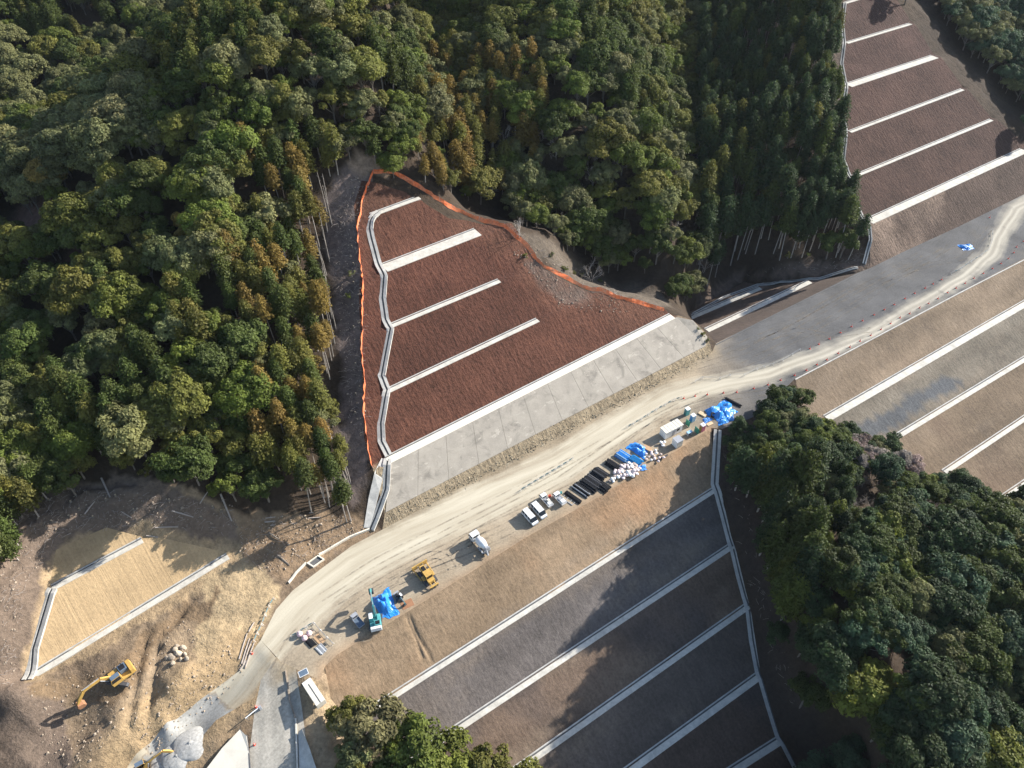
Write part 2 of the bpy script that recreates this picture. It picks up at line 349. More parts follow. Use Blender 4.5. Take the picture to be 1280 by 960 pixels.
def yard_mat():
    k = N('crushed_stone_yard', 1.0); tint = k.attr('tint').outputs['Color']; st = k.attr('st').outputs['Vector']; rd = k.attr('road').outputs['Fac']; p = k.pos()
    nb = k.noise(.12, 5, .6, p); ns = k.noise(2.2, 6, .7, p)
    wob = k.n('VectorMath', operation='ADD'); k.put(wob.inputs[0], st); k.t.links.new(k.stretch(k.n('TexNoise').outputs['Color'], (0, 0, 0)), wob.inputs[1])
    wn = k.n('TexNoise'); wn.inputs['Scale'].default_value = .05; k.put(wn.inputs['Vector'], p); k.t.links.new(k.stretch(wn.outputs['Color'], (0, 2.5, 0)), wob.inputs[1]); st = wob.outputs[0]
    streak = k.noise(1.0, 5, .6, k.stretch(st, (.03, .42, 1))); s2 = k.noise(1.0, 4, .6, k.stretch(st, (.07, 1.9, 1)))
    edge = k.math('ADD', rd, k.math('ADD', k.math('MULTIPLY', k.math('SUBTRACT', nb, .5), 5.0), k.math('MULTIPLY', k.math('SUBTRACT', streak, .5), 5.0)))
    f = k.ramp(edge, -1.6, 1.4)
    base = k.mul(tint, k.ramp(k.math('ADD', k.math('MULTIPLY', s2, .15), k.math('ADD', k.math('MULTIPLY', nb, .4), k.math('MULTIPLY', ns, .45))), .36, .64, .6, 1.36))
    road = k.mix(k.ramp(streak, .35, .65), srgb(172, 161, 140), srgb(196, 187, 166))
    road = k.mul(road, k.ramp(k.math('ADD', k.math('MULTIPLY', s2, .6), k.math('MULTIPLY', ns, .4)),   .35, .65, .94, 1.06))
    sx = k.n('SeparateXYZ'); k.put(sx.inputs[0], p); far = k.ramp(sx.outputs[0], 40, 95); sy = k.n('SeparateXYZ'); k.put(sy.inputs[0], st)
    off = k.math('ABSOLUTE', k.math('SUBTRACT', k.math('ABSOLUTE', k.math('SUBTRACT', sy.outputs[1], 1.25)), .95)); rut = k.ramp(k.math('ADD', off, k.math('MULTIPLY', k.math('SUBTRACT', ns, .5), 1.2)), .15, .75, 1.14, .84)
    road = k.mul(road, .93); road = k.mix(far, road, k.mul(k.mix(.55, road, srgb(154, 150, 141)), rut))
    k.col(k.mix(f, base, road)); k.bump(k.math('ADD', k.math('MULTIPLY', ns, .5), s2), .45, .12); return k.m
M['yard'] = yard_mat()
def concrete(name, c, var=.16, stain=0.0, sc=.5):
    k = N(name, .85); p = k.pos(); n1 = k.noise(sc, 5, .6, p); n2 = k.noise(3.0, 5, .7, p)
    v = k.mul((*c,), 1.0) if False else None
    f = k.ramp(k.math('ADD', k.math('MULTIPLY', n1, .6), k.math('MULTIPLY', n2, .4)), .35, .65, 1 - var, 1 + var)
    x = k.n('RGB'); x.outputs[0].default_value = (*c, 1); o = k.mul(x.outputs[0], f)
    if stain:
        n3 = k.noise(.22, 6, .7, p, .6); o = k.mix(k.ramp(n3, .52, .66, 0, stain), o, tuple(q * .62 for q in c)); n4 = k.noise(.35, 4, .7, k.stretch(p, (1, 1, 2.5)), .3)
        o = k.mix(k.ramp(n4, .6, .68, 0, stain * .8), o, tuple(min(.9, q * 1.45) for q in c))
    k.col(o); k.bump(n2, .2, .05); return k.m
M['conc'] = concrete('pale_concrete', (.52, .49, .425), .2, .45, .7); M['conc_wall'] = concrete('shotcrete', (.315, .282, .235), .16, .9, .3)
M['conc_grey'] = concrete('grey_concrete', (.43, .415, .38), .25); M['gutter'] = concrete('dark_gutter', (.10, .10, .10), .3)  # gutters, channel beds and basin floor share one near-black concrete
M['conc_cream'] = concrete('cream_concrete', (.68, .62, .51), .08)
M['gravel'] = concrete('pale_crushed_stone', (.36, .35, .325), .3, 0, 2.5)
M['rock'] = concrete('boulder_stone', (.34, .28, .21), .35); M['clod'] = concrete('clods', (.30, .24, .18), .45)
def paint(name, c, rough=.5, var=.12, metal=0.0):
    k = N(name, rough); x = k.n('RGB'); x.outputs[0].default_value = (*c, 1); n1 = k.noise(1.6, 5, .65, k.n('TexCoord').outputs['Object'])
    k.col(k.mul(x.outputs[0], k.ramp(n1, .35, .65, 1 - var, 1 + var))); k.b.inputs['Metallic'].default_value = metal; return k.m
for nm, c, r in (('white', (.72, .72, .70), .35), ('glass', (.015, .018, .022), .08), ('black', (.018, .018, .02), .5), ('rubber', (.02, .02, .02), .8), ('steel', (.30, .31, .32), .45),
                 ('dark_steel', (.07, .07, .075), .55), ('yellow', (.50, .31, .085), .5), ('teal', (.10, .36, .36), .4), ('grey', (.33, .34, .36), .5), ('cone_red', (.70, .09, .05), .5),
                 ('orange', (.78, .17, .06), .8), ('tarp', (.02, .22, .62), .4), ('blue_pipe', (.02, .20, .45), .4), ('green', (.04, .20, .14), .5), ('pink', (.62, .18, .26), .5), ('cream', (.66, .62, .52), .5),
                 ('wood', (.46, .30, .17), .8), ('plywood', (.58, .44, .28), .8), ('sack', (.62, .53, .52), .85), ('sack_pink', (.70, .50, .50), .85), ('bluegrey', (.11, .15, .20), .35), ('lightblue', (.30, .50, .66), .5),
                 ('rust', (.30, .15, .08), .8), ('bleached', (.36, .31, .27), .9), ('teal_dark', (.06, .18, .19), .5)):
    M[nm] = paint(nm.replace('_', ' ') + ' finish', c, r)
M['tarp'].node_tree.nodes['Principled BSDF'].inputs['Specular IOR Level'].default_value = .6

# ------------------------------------------------------------------ ground objects, one per kind of surface
ROAD = [(150, 1010, -5.2), (225, 915, -3.1), (296, 852, -1.4), (338, 802, -.2), (378, 757, 0), (440, 708, 0), (520, 668, 0), (610, 626, 0), (700, 582, 0), (775, 535, 0), (840, 495, 0), (900, 480, 0), (960, 468, 0), (1020, 446, 0),
        (1085, 417, 0), (1150, 380, 0), (1205, 346, 0), (1238, 318, 0), (1252, 290, 0), (1272, 260, 0), (1330, 228, 0), (1500, 150, 0)]
ROADW = resample(W3(ROAD), 5)
_wl = [5.0, 5, 4.2, 4.6, 5.2, 5.2, 5.0, 5.2, 5.2, 4.4, 3.8, 3.2, 2.6, 2.4, 2.2, 2.2, 2.2, 2.4, 2.8, 3.2, 3, 3]
_al = np.concatenate([[0], np.cumsum([np.linalg.norm(b[:2] - a[:2]) for a, b in zip(W3(ROAD)[:-1], W3(ROAD)[1:])])])
def road_d(P):
    d, al, sd = dist_poly(P, ROADW); return np.interp(al, _al, _wl) - d, al, sd
def lerp(a, b, t): return np.asarray(a)[None] * (1 - t[:, None]) + np.asarray(b)[None] * t[:, None]
def prof_panel(P, lines):                            # which panel between berms (0 = lowest)
    D = np.stack([(P - np.asarray(A)[:2]) @ np.array((-(B - A)[1], (B - A)[0])) / np.linalg.norm((B - A)[:2]) for A, B in lines]); return (D > 0).sum(0)
def cen(bs): return [(U(*a, z), U(*b, z)) for a, b, z, w in bs]
PAN = {1: (cen(CUT_B), [srgb(136, 122, 100), srgb(84, 54, 42), srgb(80, 51, 40), srgb(82, 52, 41), srgb(86, 56, 44), srgb(84, 58, 46)]),
       2: (cen(LOW_B)[::-1], [srgb(84, 66, 56), srgb(94, 79, 68), srgb(92, 82, 74), srgb(102, 86, 73), srgb(90, 84, 80), srgb(128, 109, 87)]),
       3: (cen(RLO_B)[::-1], [srgb(114, 99, 82), srgb(114, 99, 82), srgb(112, 97, 80), srgb(110, 102, 90), srgb(116, 101, 84)]),
       4: (cen(RCU_B), [srgb(78, 65, 57), srgb(70, 53, 46), srgb(71, 53, 46), srgb(74, 55, 48), srgb(72, 54, 48), srgb(72, 55, 49), srgb(76, 60, 52)]),
       5: (cen(FIL_B)[::-1], [srgb(90, 78, 70), srgb(98, 82, 71), srgb(104, 86, 73)]),
       6: (cen(EXC_B), [srgb(150, 128, 100), srgb(172, 147, 112), srgb(166, 142, 108)])}
def tint_of(P, z, reg, pave=0):
    """soil colour, slope coordinates and distance inside the haul road for points of one region"""
    px = PXa(np.column_stack([P, z])); n = len(P); x, y = px[:, 0], px[:, 1]
    road, al, sd = road_d(P); st = np.column_stack([al, sd, np.zeros(n)])
    nz = fbm(P[:, 0], P[:, 1], 14, 5); n2 = fbm(P[:, 0] + 40, P[:, 1], 5, 4)
    if reg == 0:
        t = np.clip((px[:, 0] - 850) / 90 + .5 * nz, 0, 1) * np.clip(-(sd * np.sign(1)) * 0 + 1, 0, 1)
        c = lerp(srgb(156, 142, 121), srgb(92, 91, 90), t); dk = np.clip(n2 * 1.2 + nz * .4, 0, 1) * t * .3; c = c * (1 - dk[:, None]) + np.array(srgb(66, 66, 68)) * dk[:, None]; br_ = np.clip(-n2 * 1.4 - nz * .4 - .3, 0, 1) * t * .35; c = c * (1 - br_[:, None]) + np.array(srgb(128, 116, 98)) * br_[:, None]
        lo = np.clip((560 - x) / 200, 0, 1); c = c * (1 - .0 * lo[:, None])
        base, _, _ = dist_poly(P, W3([(478, 662, 0), (890, 440, 0)])); b = np.clip(1 - base / 5 + .5 * n2, 0, 1) * (x < 900); c = c * (1 - b[:, None]) + np.array(srgb(136, 122, 100)) * b[:, None]
        cr, _, _ = dist_poly(P, W3(CREST)); b = np.clip(1 - cr / 2.6 + .4 * n2, 0, 1); c = c * (1 - .8 * b[:, None]) + np.array(srgb(146, 122, 96)) * .8 * b[:, None]
        return c, st, road
    if reg in PAN:
        lines, cols = PAN[reg]; pn = prof_panel(P, lines); A, B = lines[len(lines) // 2]; d = (B - A)[:2] / np.linalg.norm((B - A)[:2])
        q = P - A[:2]; st = np.column_stack([q @ d, q @ np.array((-d[1], d[0])), np.zeros(n)]); c = np.array(cols)[np.clip(pn, 0, len(cols) - 1)]
        es = fbm(st[:, 0], st[:, 1] * 9 + 31 * pn, 34, 4); ed = fbm(st[:, 0] + 70, st[:, 1] * 5 + 17 * pn, 9, 3); k_ = (.34 if reg in (2, 3, 5) else .16); c = c * (1 + k_ * es + .5 * k_ * ed)[:, None]
        if reg in (2, 3): gdust = np.clip(fbm(st[:, 0] + 11, st[:, 1] * 7 + 53 * pn, 22, 4) * 2.2 - .35, 0, 1) * .45; c = c * (1 - gdust[:, None]) + np.array(srgb(142, 126, 108)) * gdust[:, None] * .8
        if reg == 1:
            fr, _, _ = dist_poly(P, W3(FENCE_R)); m = np.clip(1 - (fr - 3) / 7 + .8 * n2, 0, 1) * (x > 560); c = c * (1 - .75 * m[:, None]) + np.array(srgb(96, 66, 52)) * .75 * m[:, None]
            m = inpoly(px, [(650, 315), (690, 335), (760, 372), (745, 385), (700, 380), (668, 350)]) * np.clip(.5 + n2, 0, 1); c = c * (1 - m[:, None]) + np.array(srgb(92, 80, 72)) * m[:, None]
        if reg == 2:
            m = (pn == 4) * np.clip((700 - x) / 250 + .7 * nz, 0, 1) * .7; c = c * (1 - m[:, None]) + np.array(srgb(98, 90, 84)) * m[:, None]  # painted light: sunlit left part of this panel lighter than the tree-shaded right
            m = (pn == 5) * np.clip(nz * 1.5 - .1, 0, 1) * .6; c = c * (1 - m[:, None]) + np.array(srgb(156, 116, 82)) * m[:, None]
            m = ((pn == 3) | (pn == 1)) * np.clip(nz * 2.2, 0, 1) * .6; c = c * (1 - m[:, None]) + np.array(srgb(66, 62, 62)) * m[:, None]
        if reg == 3:
            m = (pn == 3) * inpoly(px + (nz * 5)[:, None], [(1085, 548), (1120, 535), (1205, 478), (1190, 470), (1150, 490), (1095, 520), (1030, 545)]); c = np.where((m > 0)[:, None], np.array(srgb(84, 85, 86)), c)
            m = np.clip(nz * 2.4 - .5, 0, 1) * .5 * (pn != 3); c = c * (1 - m[:, None]) + np.array(srgb(92, 76, 64)) * m[:, None]
            m = np.clip(n2 * 2.4 - .9, 0, 1) * .4; c = c * (1 - m[:, None]) + np.array(srgb(80, 72, 66)) * m[:, None]
        if reg == 4:
            m = (pn == 0) * np.clip(.35 + nz, 0, 1) * (x < 1180); c = c * (1 - m[:, None]) + np.array(srgb(130, 112, 98)) * m[:, None]
        return c * (1 + .10 * nz[:, None]), st, road
    # natural ground: bare earth by the works, litter under the trees
    foot = inpoly(P, FOOT_D); dirt = inpoly(P, DIRT) | foot; c = np.tile(np.array(srgb(58, 48, 38)), (n, 1))
    c = np.where(dirt[:, None], lerp(srgb(110, 94, 77), srgb(142, 123, 99), np.clip(.5 + nz, 0, 1)), c)
    def blotch(poly, col, soft=18, amt=1.0):
        nonlocal c
        m = inpoly(px + np.column_stack([nz, n2]) * soft, poly) * amt; c = c * (1 - m[:, None]) + np.array(col) * m[:, None]
    blotch([(18, 866), (48, 735), (58, 685), (128, 642), (195, 655), (302, 680), (296, 716)], srgb(150, 129, 101), 10)
    blotch([(250, 720), (300, 690), (345, 735), (330, 790), (300, 830), (262, 868), (246, 800)], srgb(158, 138, 108))
    blotch([(180, 880), (300, 800), (310, 835), (200, 935)], srgb(150, 126, 94))
    blotch([(235, 870), (290, 825), (305, 845), (240, 905)], srgb(112, 106, 100), 14)
    blotch([(-40, 600), (60, 610), (150, 590), (290, 630), (300, 668), (180, 655), (80, 660), (48, 720), (28, 850), (80, 880), (90, 960), (60, 1010), (-40, 1010)], srgb(106, 92, 80))
    blotch([(889, 533), (893, 605), (915, 680), (935, 755), (950, 843), (975, 922), (1030, 1010), (1060, 1000), (1010, 860), (960, 700), (930, 560)], srgb(56, 48, 42), 10)  # strip beside the long flume: its shadow is put into this dark tint
    blotch([(30, 860), (140, 830), (190, 780), (270, 735), (255, 770), (205, 800), (150, 880), (60, 880)], srgb(118, 99, 77))
    blotch([(466, 590), (453, 400), (450, 300), (467, 217), (430, 210), (400, 260), (415, 400), (430, 520), (440, 640)], srgb(106, 94, 88), 10)
    blotch([(660, 320), (760, 372), (829, 389), (840, 380), (760, 345), (690, 305), (640, 280)], srgb(86, 77, 67), 14)
    blotch([(430, 205), (475, 217), (490, 210), (450, 190)], srgb(150, 128, 108), 8)
    blotch([(300, 640), (440, 640), (470, 665), (400, 705), (340, 720), (300, 690)], srgb(126, 106, 84))
    blotch([(0, 270), (60, 262), (130, 285), (60, 325), (0, 330)], srgb(108, 84, 74), 20)
    blotch([(1056, -20), (1057, 225), (1080, 290), (1086, 335), (1060, 330), (1040, 250), (1032, 100), (1030, -20)], srgb(86, 74, 64), 10)
    blotch([(860, 398), (935, 350), (1090, 338), (1090, 320), (1000, 330), (900, 350)], srgb(96, 82, 72), 8)
    blotch([(385, 840), (420, 880), (440, 985), (375, 985)], srgb(158, 138, 110), 6)
    m = inpoly(P, BANKW) * np.clip(.5 + 1.6 * (vnoise(P[:, 0] * .8 + P[:, 1] * .1, P[:, 1] * .15) - .5) + n2, 0, 1); c = c * (1 - m[:, None]) + np.array(srgb(112, 100, 90)) * m[:, None]
    m = (road > -6) * np.clip((road + 6) / 5 + .4 * n2, 0, 1) * dirt * (y > 790); c = c * (1 - m[:, None]) + np.array(srgb(150, 128, 98)) * m[:, None]
    if pave == 1:
        pd, _, psd = dist_poly(P, W3([(345, 830, 0), (347, 880, -1.3), (350, 990, -4)])); c = lerp(srgb(172, 165, 152), srgb(150, 145, 134), np.clip(.5 + .6 * np.sin(pd * 2.4) + n2, 0, 1)); f = np.clip((850 - y) / 26 + n2, 0, 1); c = c * (1 - f[:, None]) + np.array(srgb(158, 140, 112)) * f[:, None]; return c, st, np.full(n, -9.0)
    if pave == 2:
        g_ = inpoly(px + np.column_stack([nz, n2]) * 8, [(150, 1010), (205, 900), (262, 868), (290, 885), (230, 1010)]); c = np.where(g_[:, None], np.array(srgb(150, 148, 142)), np.array(srgb(150, 132, 106))); return c, st, np.where(g_, -9, road - 1)
    return c, st, np.where(dirt & ~foot, road - 1.5, -9)
def ground(name, sel, mat, reg, pave=0):
    f = FA[sel]; used = np.unique(f); mp = np.full(len(V3), -1); mp[used] = np.arange(len(used)); v = V3[used]
    me = bpy.data.meshes.new(name); me.from_pydata(v.tolist(), [], mp[f].tolist())
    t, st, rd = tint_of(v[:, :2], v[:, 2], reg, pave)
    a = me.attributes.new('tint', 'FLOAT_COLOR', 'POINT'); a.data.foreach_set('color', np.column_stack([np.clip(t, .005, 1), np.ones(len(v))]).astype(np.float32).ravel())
    a = me.attributes.new('st', 'FLOAT_VECTOR', 'POINT'); a.data.foreach_set('vector', st.astype(np.float32).ravel())
    a = me.attributes.new('road', 'FLOAT', 'POINT'); a.data.foreach_set('value', rd.astype(np.float32))
    me.materials.append(mat); me.polygons.foreach_set('use_smooth', np.ones(len(f), bool)); me.update()
    o = bpy.data.objects.new(name, me); COL.objects.link(o); o['kind'] = 'structure'; return o
on_road = road_d(CEN[:, :2])[0] > 0
ground('gravel_yard', (REG == 0) & ~on_road, M['yard'], 0); ground('dirt_road', (REG == 0) & on_road, M['yard'], 0)
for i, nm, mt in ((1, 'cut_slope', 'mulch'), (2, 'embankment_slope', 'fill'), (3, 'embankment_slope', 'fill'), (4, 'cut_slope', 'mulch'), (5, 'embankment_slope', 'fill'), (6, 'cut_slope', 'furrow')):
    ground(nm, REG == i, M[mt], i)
nat = (REG < 0)
DI = inpoly(CEN[:, :2], DIRT) | inpoly(CEN[:, :2], FOOT_D)
ground('paved_road', nat & INP, M['yard'], -1, 1); ground('dirt_track', nat & INT & ~INP, M['yard'], -1, 2)
ground('excavated_ground', nat & DI & ~INP & ~INT, M['dirt'], -1); ground('hillside', nat & ~DI & ~INP & ~INT, M['floor'], -1)
print('ground', time.time() - T0)
from mathutils.bvhtree import BVHTree
_bvh = BVHTree.FromPolygons([Vector(v) for v in V3.tolist()], FA.tolist())
def gz(x, y):
    h = _bvh.ray_cast(Vector((x, y, 400)), Vector((0, 0, -1)))[0]; return h.z if h else 0.0
def G(px, py):
    """the spot of ground a picture point looks at"""
    p = U(px, py, 0.0); d = Vector(p) - Vector((0, 0, HC)); h = _bvh.ray_cast(Vector((0, 0, HC)), d.normalized())[0]
    return np.array(h) if h else p
# ------------------------------------------------------------------ helpers for things
def mesh_obj(name, v, f, mats, parent=None, mi=None, smooth=False, attr=None):
    me = bpy.data.meshes.new(name); me.from_pydata([tuple(p) for p in v] if not isinstance(v, np.ndarray) else v.tolist(), [], f.tolist() if isinstance(f, np.ndarray) else f)
    for m in (mats if isinstance(mats, (list, tuple)) else [mats]): me.materials.append(m)
    if mi is not None: me.polygons.foreach_set('material_index', np.array(mi, np.int32))
    if smooth: me.polygons.foreach_set('use_smooth', np.ones(len(me.polygons), bool))
    if attr is not None:
        a = me.attributes.new('tone', 'FLOAT', 'POINT'); a.data.foreach_set('value', np.array(attr, np.float32))
    me.update(); o = bpy.data.objects.new(name, me); COL.objects.link(o)
    if parent is not None: o.parent = parent
    return o
def tag(o, label=None, cat=None, group=None):
    if label: o['label'] = label
    if cat: o['category'] = cat
    if group: o['group'] = group
    return o
def thing(name, label, cat, loc=(0, 0, 0), rz=0.0, group=None):
    o = bpy.data.objects.new(name, None); o.empty_display_size = .5; COL.objects.link(o); o.location = loc; o.rotation_euler = (0, 0, rz); return tag(o, label, cat, group)
def dup(o, parent=None):
    c = o.copy(); COL.objects.link(c)
    if parent is not None: c.parent = parent
    for ch in o.children: dup(ch, c)
    return c

# ------------------------------------------------------------------ trees
def leaf_mat(name, src):
    k = N(name, .65); k.b.inputs['Specular IOR Level'].default_value = .25
    if src == 'obj': c = k.n('ObjectInfo').outputs['Color']; rv = k.n('ObjectInfo').outputs['Random']
    else: c = k.attr('tint', 'INSTANCER').outputs['Color']; rv = .5
    tone = k.attr('tone').outputs['Fac']; base = k.mul(c, tone)
    k.col(base)
    t = k.n('BsdfTranslucent'); k.put(t.inputs[0], k.mix(.5, base, k.mul(base, 1.0))); a = k.n('MixShader'); a.inputs[0].default_value = .38
    k.t.links.new(k.b.outputs[0], a.inputs[1]); k.t.links.new(t.outputs[0], a.inputs[2]); k.t.links.new(a.outputs[0], k.t.nodes['Material Output'].inputs[0]); return k.m
M['leaf'] = leaf_mat('foliage', 'obj'); M['leaf_far'] = leaf_mat('foliage of the forest', 'inst')
M['bark'] = concrete('bark', (.17, .145, .12), .3, 0, 2.0); M['bark_pale'] = concrete('pale_bark', (.34, .30, .26), .25, 0, 2.0)
def tube(pts, rad, n=6):
    V = []; F = []
    pts = [np.asarray(p, float) for p in pts]
    for i, p in enumerate(pts):
        d = pts[min(i + 1, len(pts) - 1)] - pts[max(i - 1, 0)]; d = d / (np.linalg.norm(d) + 1e-9)
        u = np.cross(d, (0, 0, 1.0) if abs(d[2]) < .9 else (1.0, 0, 0)); u /= np.linalg.norm(u); w = np.cross(d, u)
        for k in range(n): a = 2 * math.pi * k / n; V.append(p + rad[i] * (math.cos(a) * u + math.sin(a) * w))
    for i in range(len(pts) - 1):
        for k in range(n): F.append((i * n + k, i * n + (k + 1) % n, (i + 1) * n + (k + 1) % n, (i + 1) * n + k))
    F.append(tuple(range(n))[::-1]); F.append(tuple((len(pts) - 1) * n + k for k in range(n)))
    return V, F
def join(parts):
    V = []; F = []
    for v, f in parts:
        o = len(V); V += list(v); F += [tuple(i + o for i in q) for q in f]
    return V, F
def quads(C, Nn, S_, asp, r):
    """leaf sprays: one bent quad each, centre C, facing Nn"""
    n = len(C); Nn = Nn / (np.linalg.norm(Nn, axis=1, keepdims=True) + 1e-9); h = r.normal(size=(n, 3)); u = np.cross(Nn, h); u /= np.linalg.norm(u, axis=1, keepdims=True) + 1e-9; w = np.cross(Nn, u)
    S_ = S_[:, None]; a = u * S_ * .5; b = w * S_ * .5 * asp
    k = Nn * S_ * .18
    V = np.stack([C - a - b * .6 - k, C + b * .2 - b * 1.1 + a * .1, C + a + b * .3 - k, C - a * .2 + b], 1).reshape(-1, 3)
    F = np.arange(4 * n).reshape(n, 4); return V, F
def broadleaf(seed, rx=4.0, rz=3.3, zc=7.2, ncl=30, nl=80, ls=.66, loose=0.0):
    r = np.random.default_rng(seed); C = []; Nn = []; T = []; S_ = []; limbs = []
    k = 0
    while k < ncl:
        d = r.normal(size=3); d /= np.linalg.norm(d)
        if d[2] < -.45: continue
        rad = r.uniform(.62, 1.0) if r.random() < .8 else r.uniform(.2, .6)
        wob = 1 + .22 * math.sin(3 * math.atan2(d[1], d[0]) + seed)
        c = np.array((d[0] * rx * wob, d[1] * rx * wob, d[2] * rz)) * rad + (0, 0, zc); cr = r.uniform(.75, 1.55) * rx / 4; tone = r.uniform(.72, 1.3)
        m = int(nl * (cr / 1.1) ** 2 * (rx / 4) ** -1.2); q = r.normal(size=(m, 3)); q /= np.linalg.norm(q, axis=1, keepdims=True); q[:, 2] = np.where(q[:, 2] < -.3, -q[:, 2], q[:, 2])
        rr = cr * r.uniform(.65, 1.12, (m, 1)); out = q * .75 + d * .3 + r.normal(size=(m, 3)) * .30 + (0, 0, .25)
        C.append(c + q * rr * (1, 1, .8)); Nn.append(out); T.append(np.repeat(tone * r.uniform(.8, 1.2, m), 4)); S_.append(ls * r.uniform(.6, 1.3, m)); limbs.append(c); k += 1
    V, F = quads(np.concatenate(C), np.concatenate(Nn), np.concatenate(S_), .8, r); T = np.concatenate(T)
    st = [tube([(0, 0, -1.5), (.15, .1, zc * .3), (.1, -.1, zc * .62), (0, 0, zc)], [.30, .22, .17, .08], 6)]
    for c in limbs[:11]:
        z0 = zc * r.uniform(.3, .55); st.append(tube([(0.1, 0, z0), c * .5 + np.array((0, 0, z0 * .55 - .2)), c], [.13, .09, .03], 4))
    return (V, F, T), join(st)
def conifer(seed, H=15.0, r0=2.3, z0=5.5, ls=.62, point=1.0):
    r = np.random.default_rng(seed); C = []; Nn = []; T = []; S_ = []
    z = z0
    while z < H - .2:
        f = (z - z0) / (H - z0); rad = r0 * (1 - f) ** (.72 * point) * (1 if f > .1 else .75 + f * 2.5) + .12; nb = int(5 + rad * 3.2); ph = r.uniform(0, 6.28)
        for b in range(nb):
            a = ph + b * 6.283 / nb + r.uniform(-.25, .25); L = rad * r.uniform(.72, 1.15); ns = max(2, int(L / .34)); t = (np.arange(ns) + r.uniform(.3, 1, ns)) / ns
            zz = z + r.uniform(-.25, .25) - t * L * .28 + t * t * L * .12; px = np.cos(a) * t * L + r.normal(0, .12, ns); py = np.sin(a) * t * L + r.normal(0, .12, ns)
            C.append(np.stack([px, py, zz], 1)); Nn.append(np.stack([np.cos(a) * np.ones(ns) * .75, np.sin(a) * np.ones(ns) * .75, np.full(ns, .8)], 1) + r.normal(0, .45, (ns, 3)))
            T.append(np.repeat(r.uniform(.75, 1.25) * r.uniform(.85, 1.15, ns), 4)); S_.append(ls * r.uniform(.65, 1.25, ns) * (1.0 if f < .85 else .7))
        z += r.uniform(.36, .52)
    V, F = quads(np.concatenate(C), np.concatenate(Nn), np.concatenate(S_), .7, r)
    return (V, F, np.concatenate(T)), tube([(0, 0, -1.5), (.05, 0, H * .4), (0, .05, H * .97)], [.21, .15, .03], 6)
def bare(seed, H=7.5, fol=0):
    r = np.random.default_rng(seed); tr = []; tw = []
    def br(p, d, L, rad, lv):
        q = p + d * L; mid = p + d * L * .5 + r.normal(0, .08 * L, 3); (tr if lv < 2 else tw).append(tube([p, mid, q], [rad, rad * .8, rad * .6], 5 if lv < 2 else 3))
        if lv >= 4: return
        for k in range(3 if lv < 3 else 4):
            e = d + r.normal(0, .55, 3) + (0, 0, .18); e /= np.linalg.norm(e); br(p + d * L * r.uniform(.55, 1), e, L * r.uniform(.55, .78), rad * .55, lv + 1)
    for k in range(2 if seed % 2 else 3):
        d = np.array((r.normal(0, .22), r.normal(0, .22), 1.0)); d /= np.linalg.norm(d); br(np.array((r.normal(0, .15), r.normal(0, .15), -.6)), d, H * .42, .12, 0)
    v, f = join(tw); return (np.array(v), f, r.uniform(.8, 1.2, len(v))), join(tr)
PROTO = {}
def proto(kind, name, crown, trunk, bark='bark', leaf='leaf', crown_name='crown'):
    root = bpy.data.objects.new(name, None)
    me = []
    for nm, (v, f, *t), m in ((crown_name, crown, M[leaf]), ('trunk', trunk, M[bark])):
        o = mesh_obj(nm, v, f, m, None, None, False, t[0] if t else None); COL.objects.unlink(o); me.append(o)
    PROTO.setdefault(kind, []).append((root, me))
for s in range(6): proto('broadleaf', 'broadleaf_tree', *broadleaf(11 + s, 4.0 + .25 * (s % 3), 3.1 + .3 * (s % 2), 7.2 + .4 * (s % 2)))
for s in range(5): proto('big', 'broadleaf_tree', *broadleaf(31 + s, 5.6 + .3 * (s % 3), 4.4, 8.6, 60, 90, .7))
for s in range(5): proto('cedar', 'cedar_tree', *conifer(51 + s, 13.5 + s * .5, 2.5 + .2 * s, 4.6 + .5 * (s % 3), .7, (.48, .6, .42, .55, .45)[s]), bark='bark_pale')
for s in range(5): proto('tall', 'cedar_tree', *conifer(91 + s, 22.5 + s * .7, 2.9 + .15 * s, 13.5 + .6 * (s % 3), .74, (.42, .55, .4, .5, .45)[s]), bark='bark_pale')
for s in range(3): proto('bare', 'bare_tree', *bare(71 + s), bark='bark_pale', leaf='bark_pale', crown_name='branches')
for s in range(3): proto('shrub', 'shrub', *broadleaf(81 + s, 1.0, .75, .75, 12, 40, .3))

GREENS = {'dark green': (0.077, 0.1, 0.023), 'deep green': (0.051, 0.079, 0.029), 'olive green': (0.149, 0.145, 0.032), 'grey green': (0.168, 0.17, 0.068), 'yellow green': (0.165, 0.18, 0.03), 'rusty orange brown': (0.215, 0.152, 0.038), 'bright green': (0.122, 0.147, 0.026), 'blue green': (0.067, 0.106, 0.053), 'leafless grey': (0.25, 0.22, 0.19), 'leafless pinkish': (0.26, 0.2, 0.18)}
CL = lambda l: l
CLEAR = [[(466, 587), (453, 400), (450, 300), (467, 217), (500, 222), (450, 196), (432, 214), (404, 250), (410, 330), (414, 420), (424, 520), (436, 600), (425, 640), (478, 664)],
         [(500, 215), (640, 280), (690, 305), (750, 345), (835, 378), (872, 388), (905, 392), (898, 430), (829, 392), (740, 368), (680, 340), (650, 316), (590, 282), (500, 232)],
         [(1057, -40), (1057, 225), (1086, 335), (1066, 330), (1046, 262), (1036, 160), (1036, 60), (1026, -40)], [(1110, -40), (1144, 28), (1210, 110), (1246, 150), (1300, 178), (1300, 156), (1262, 130), (1228, 92), (1186, 40), (1150, -40)],
         [(889, 533), (893, 605), (915, 680), (935, 755), (950, 843), (975, 922), (1030, 1010), (1020, 985), (988, 900), (968, 830), (953, 760), (934, 690), (917, 620), (908, 566), (925, 540)],
         [(-20, 280), (60, 268), (125, 290), (70, 318), (-20, 320)], [(860, 398), (935, 350), (1090, 338), (1090, 322), (1000, 326), (905, 338), (862, 380)]]
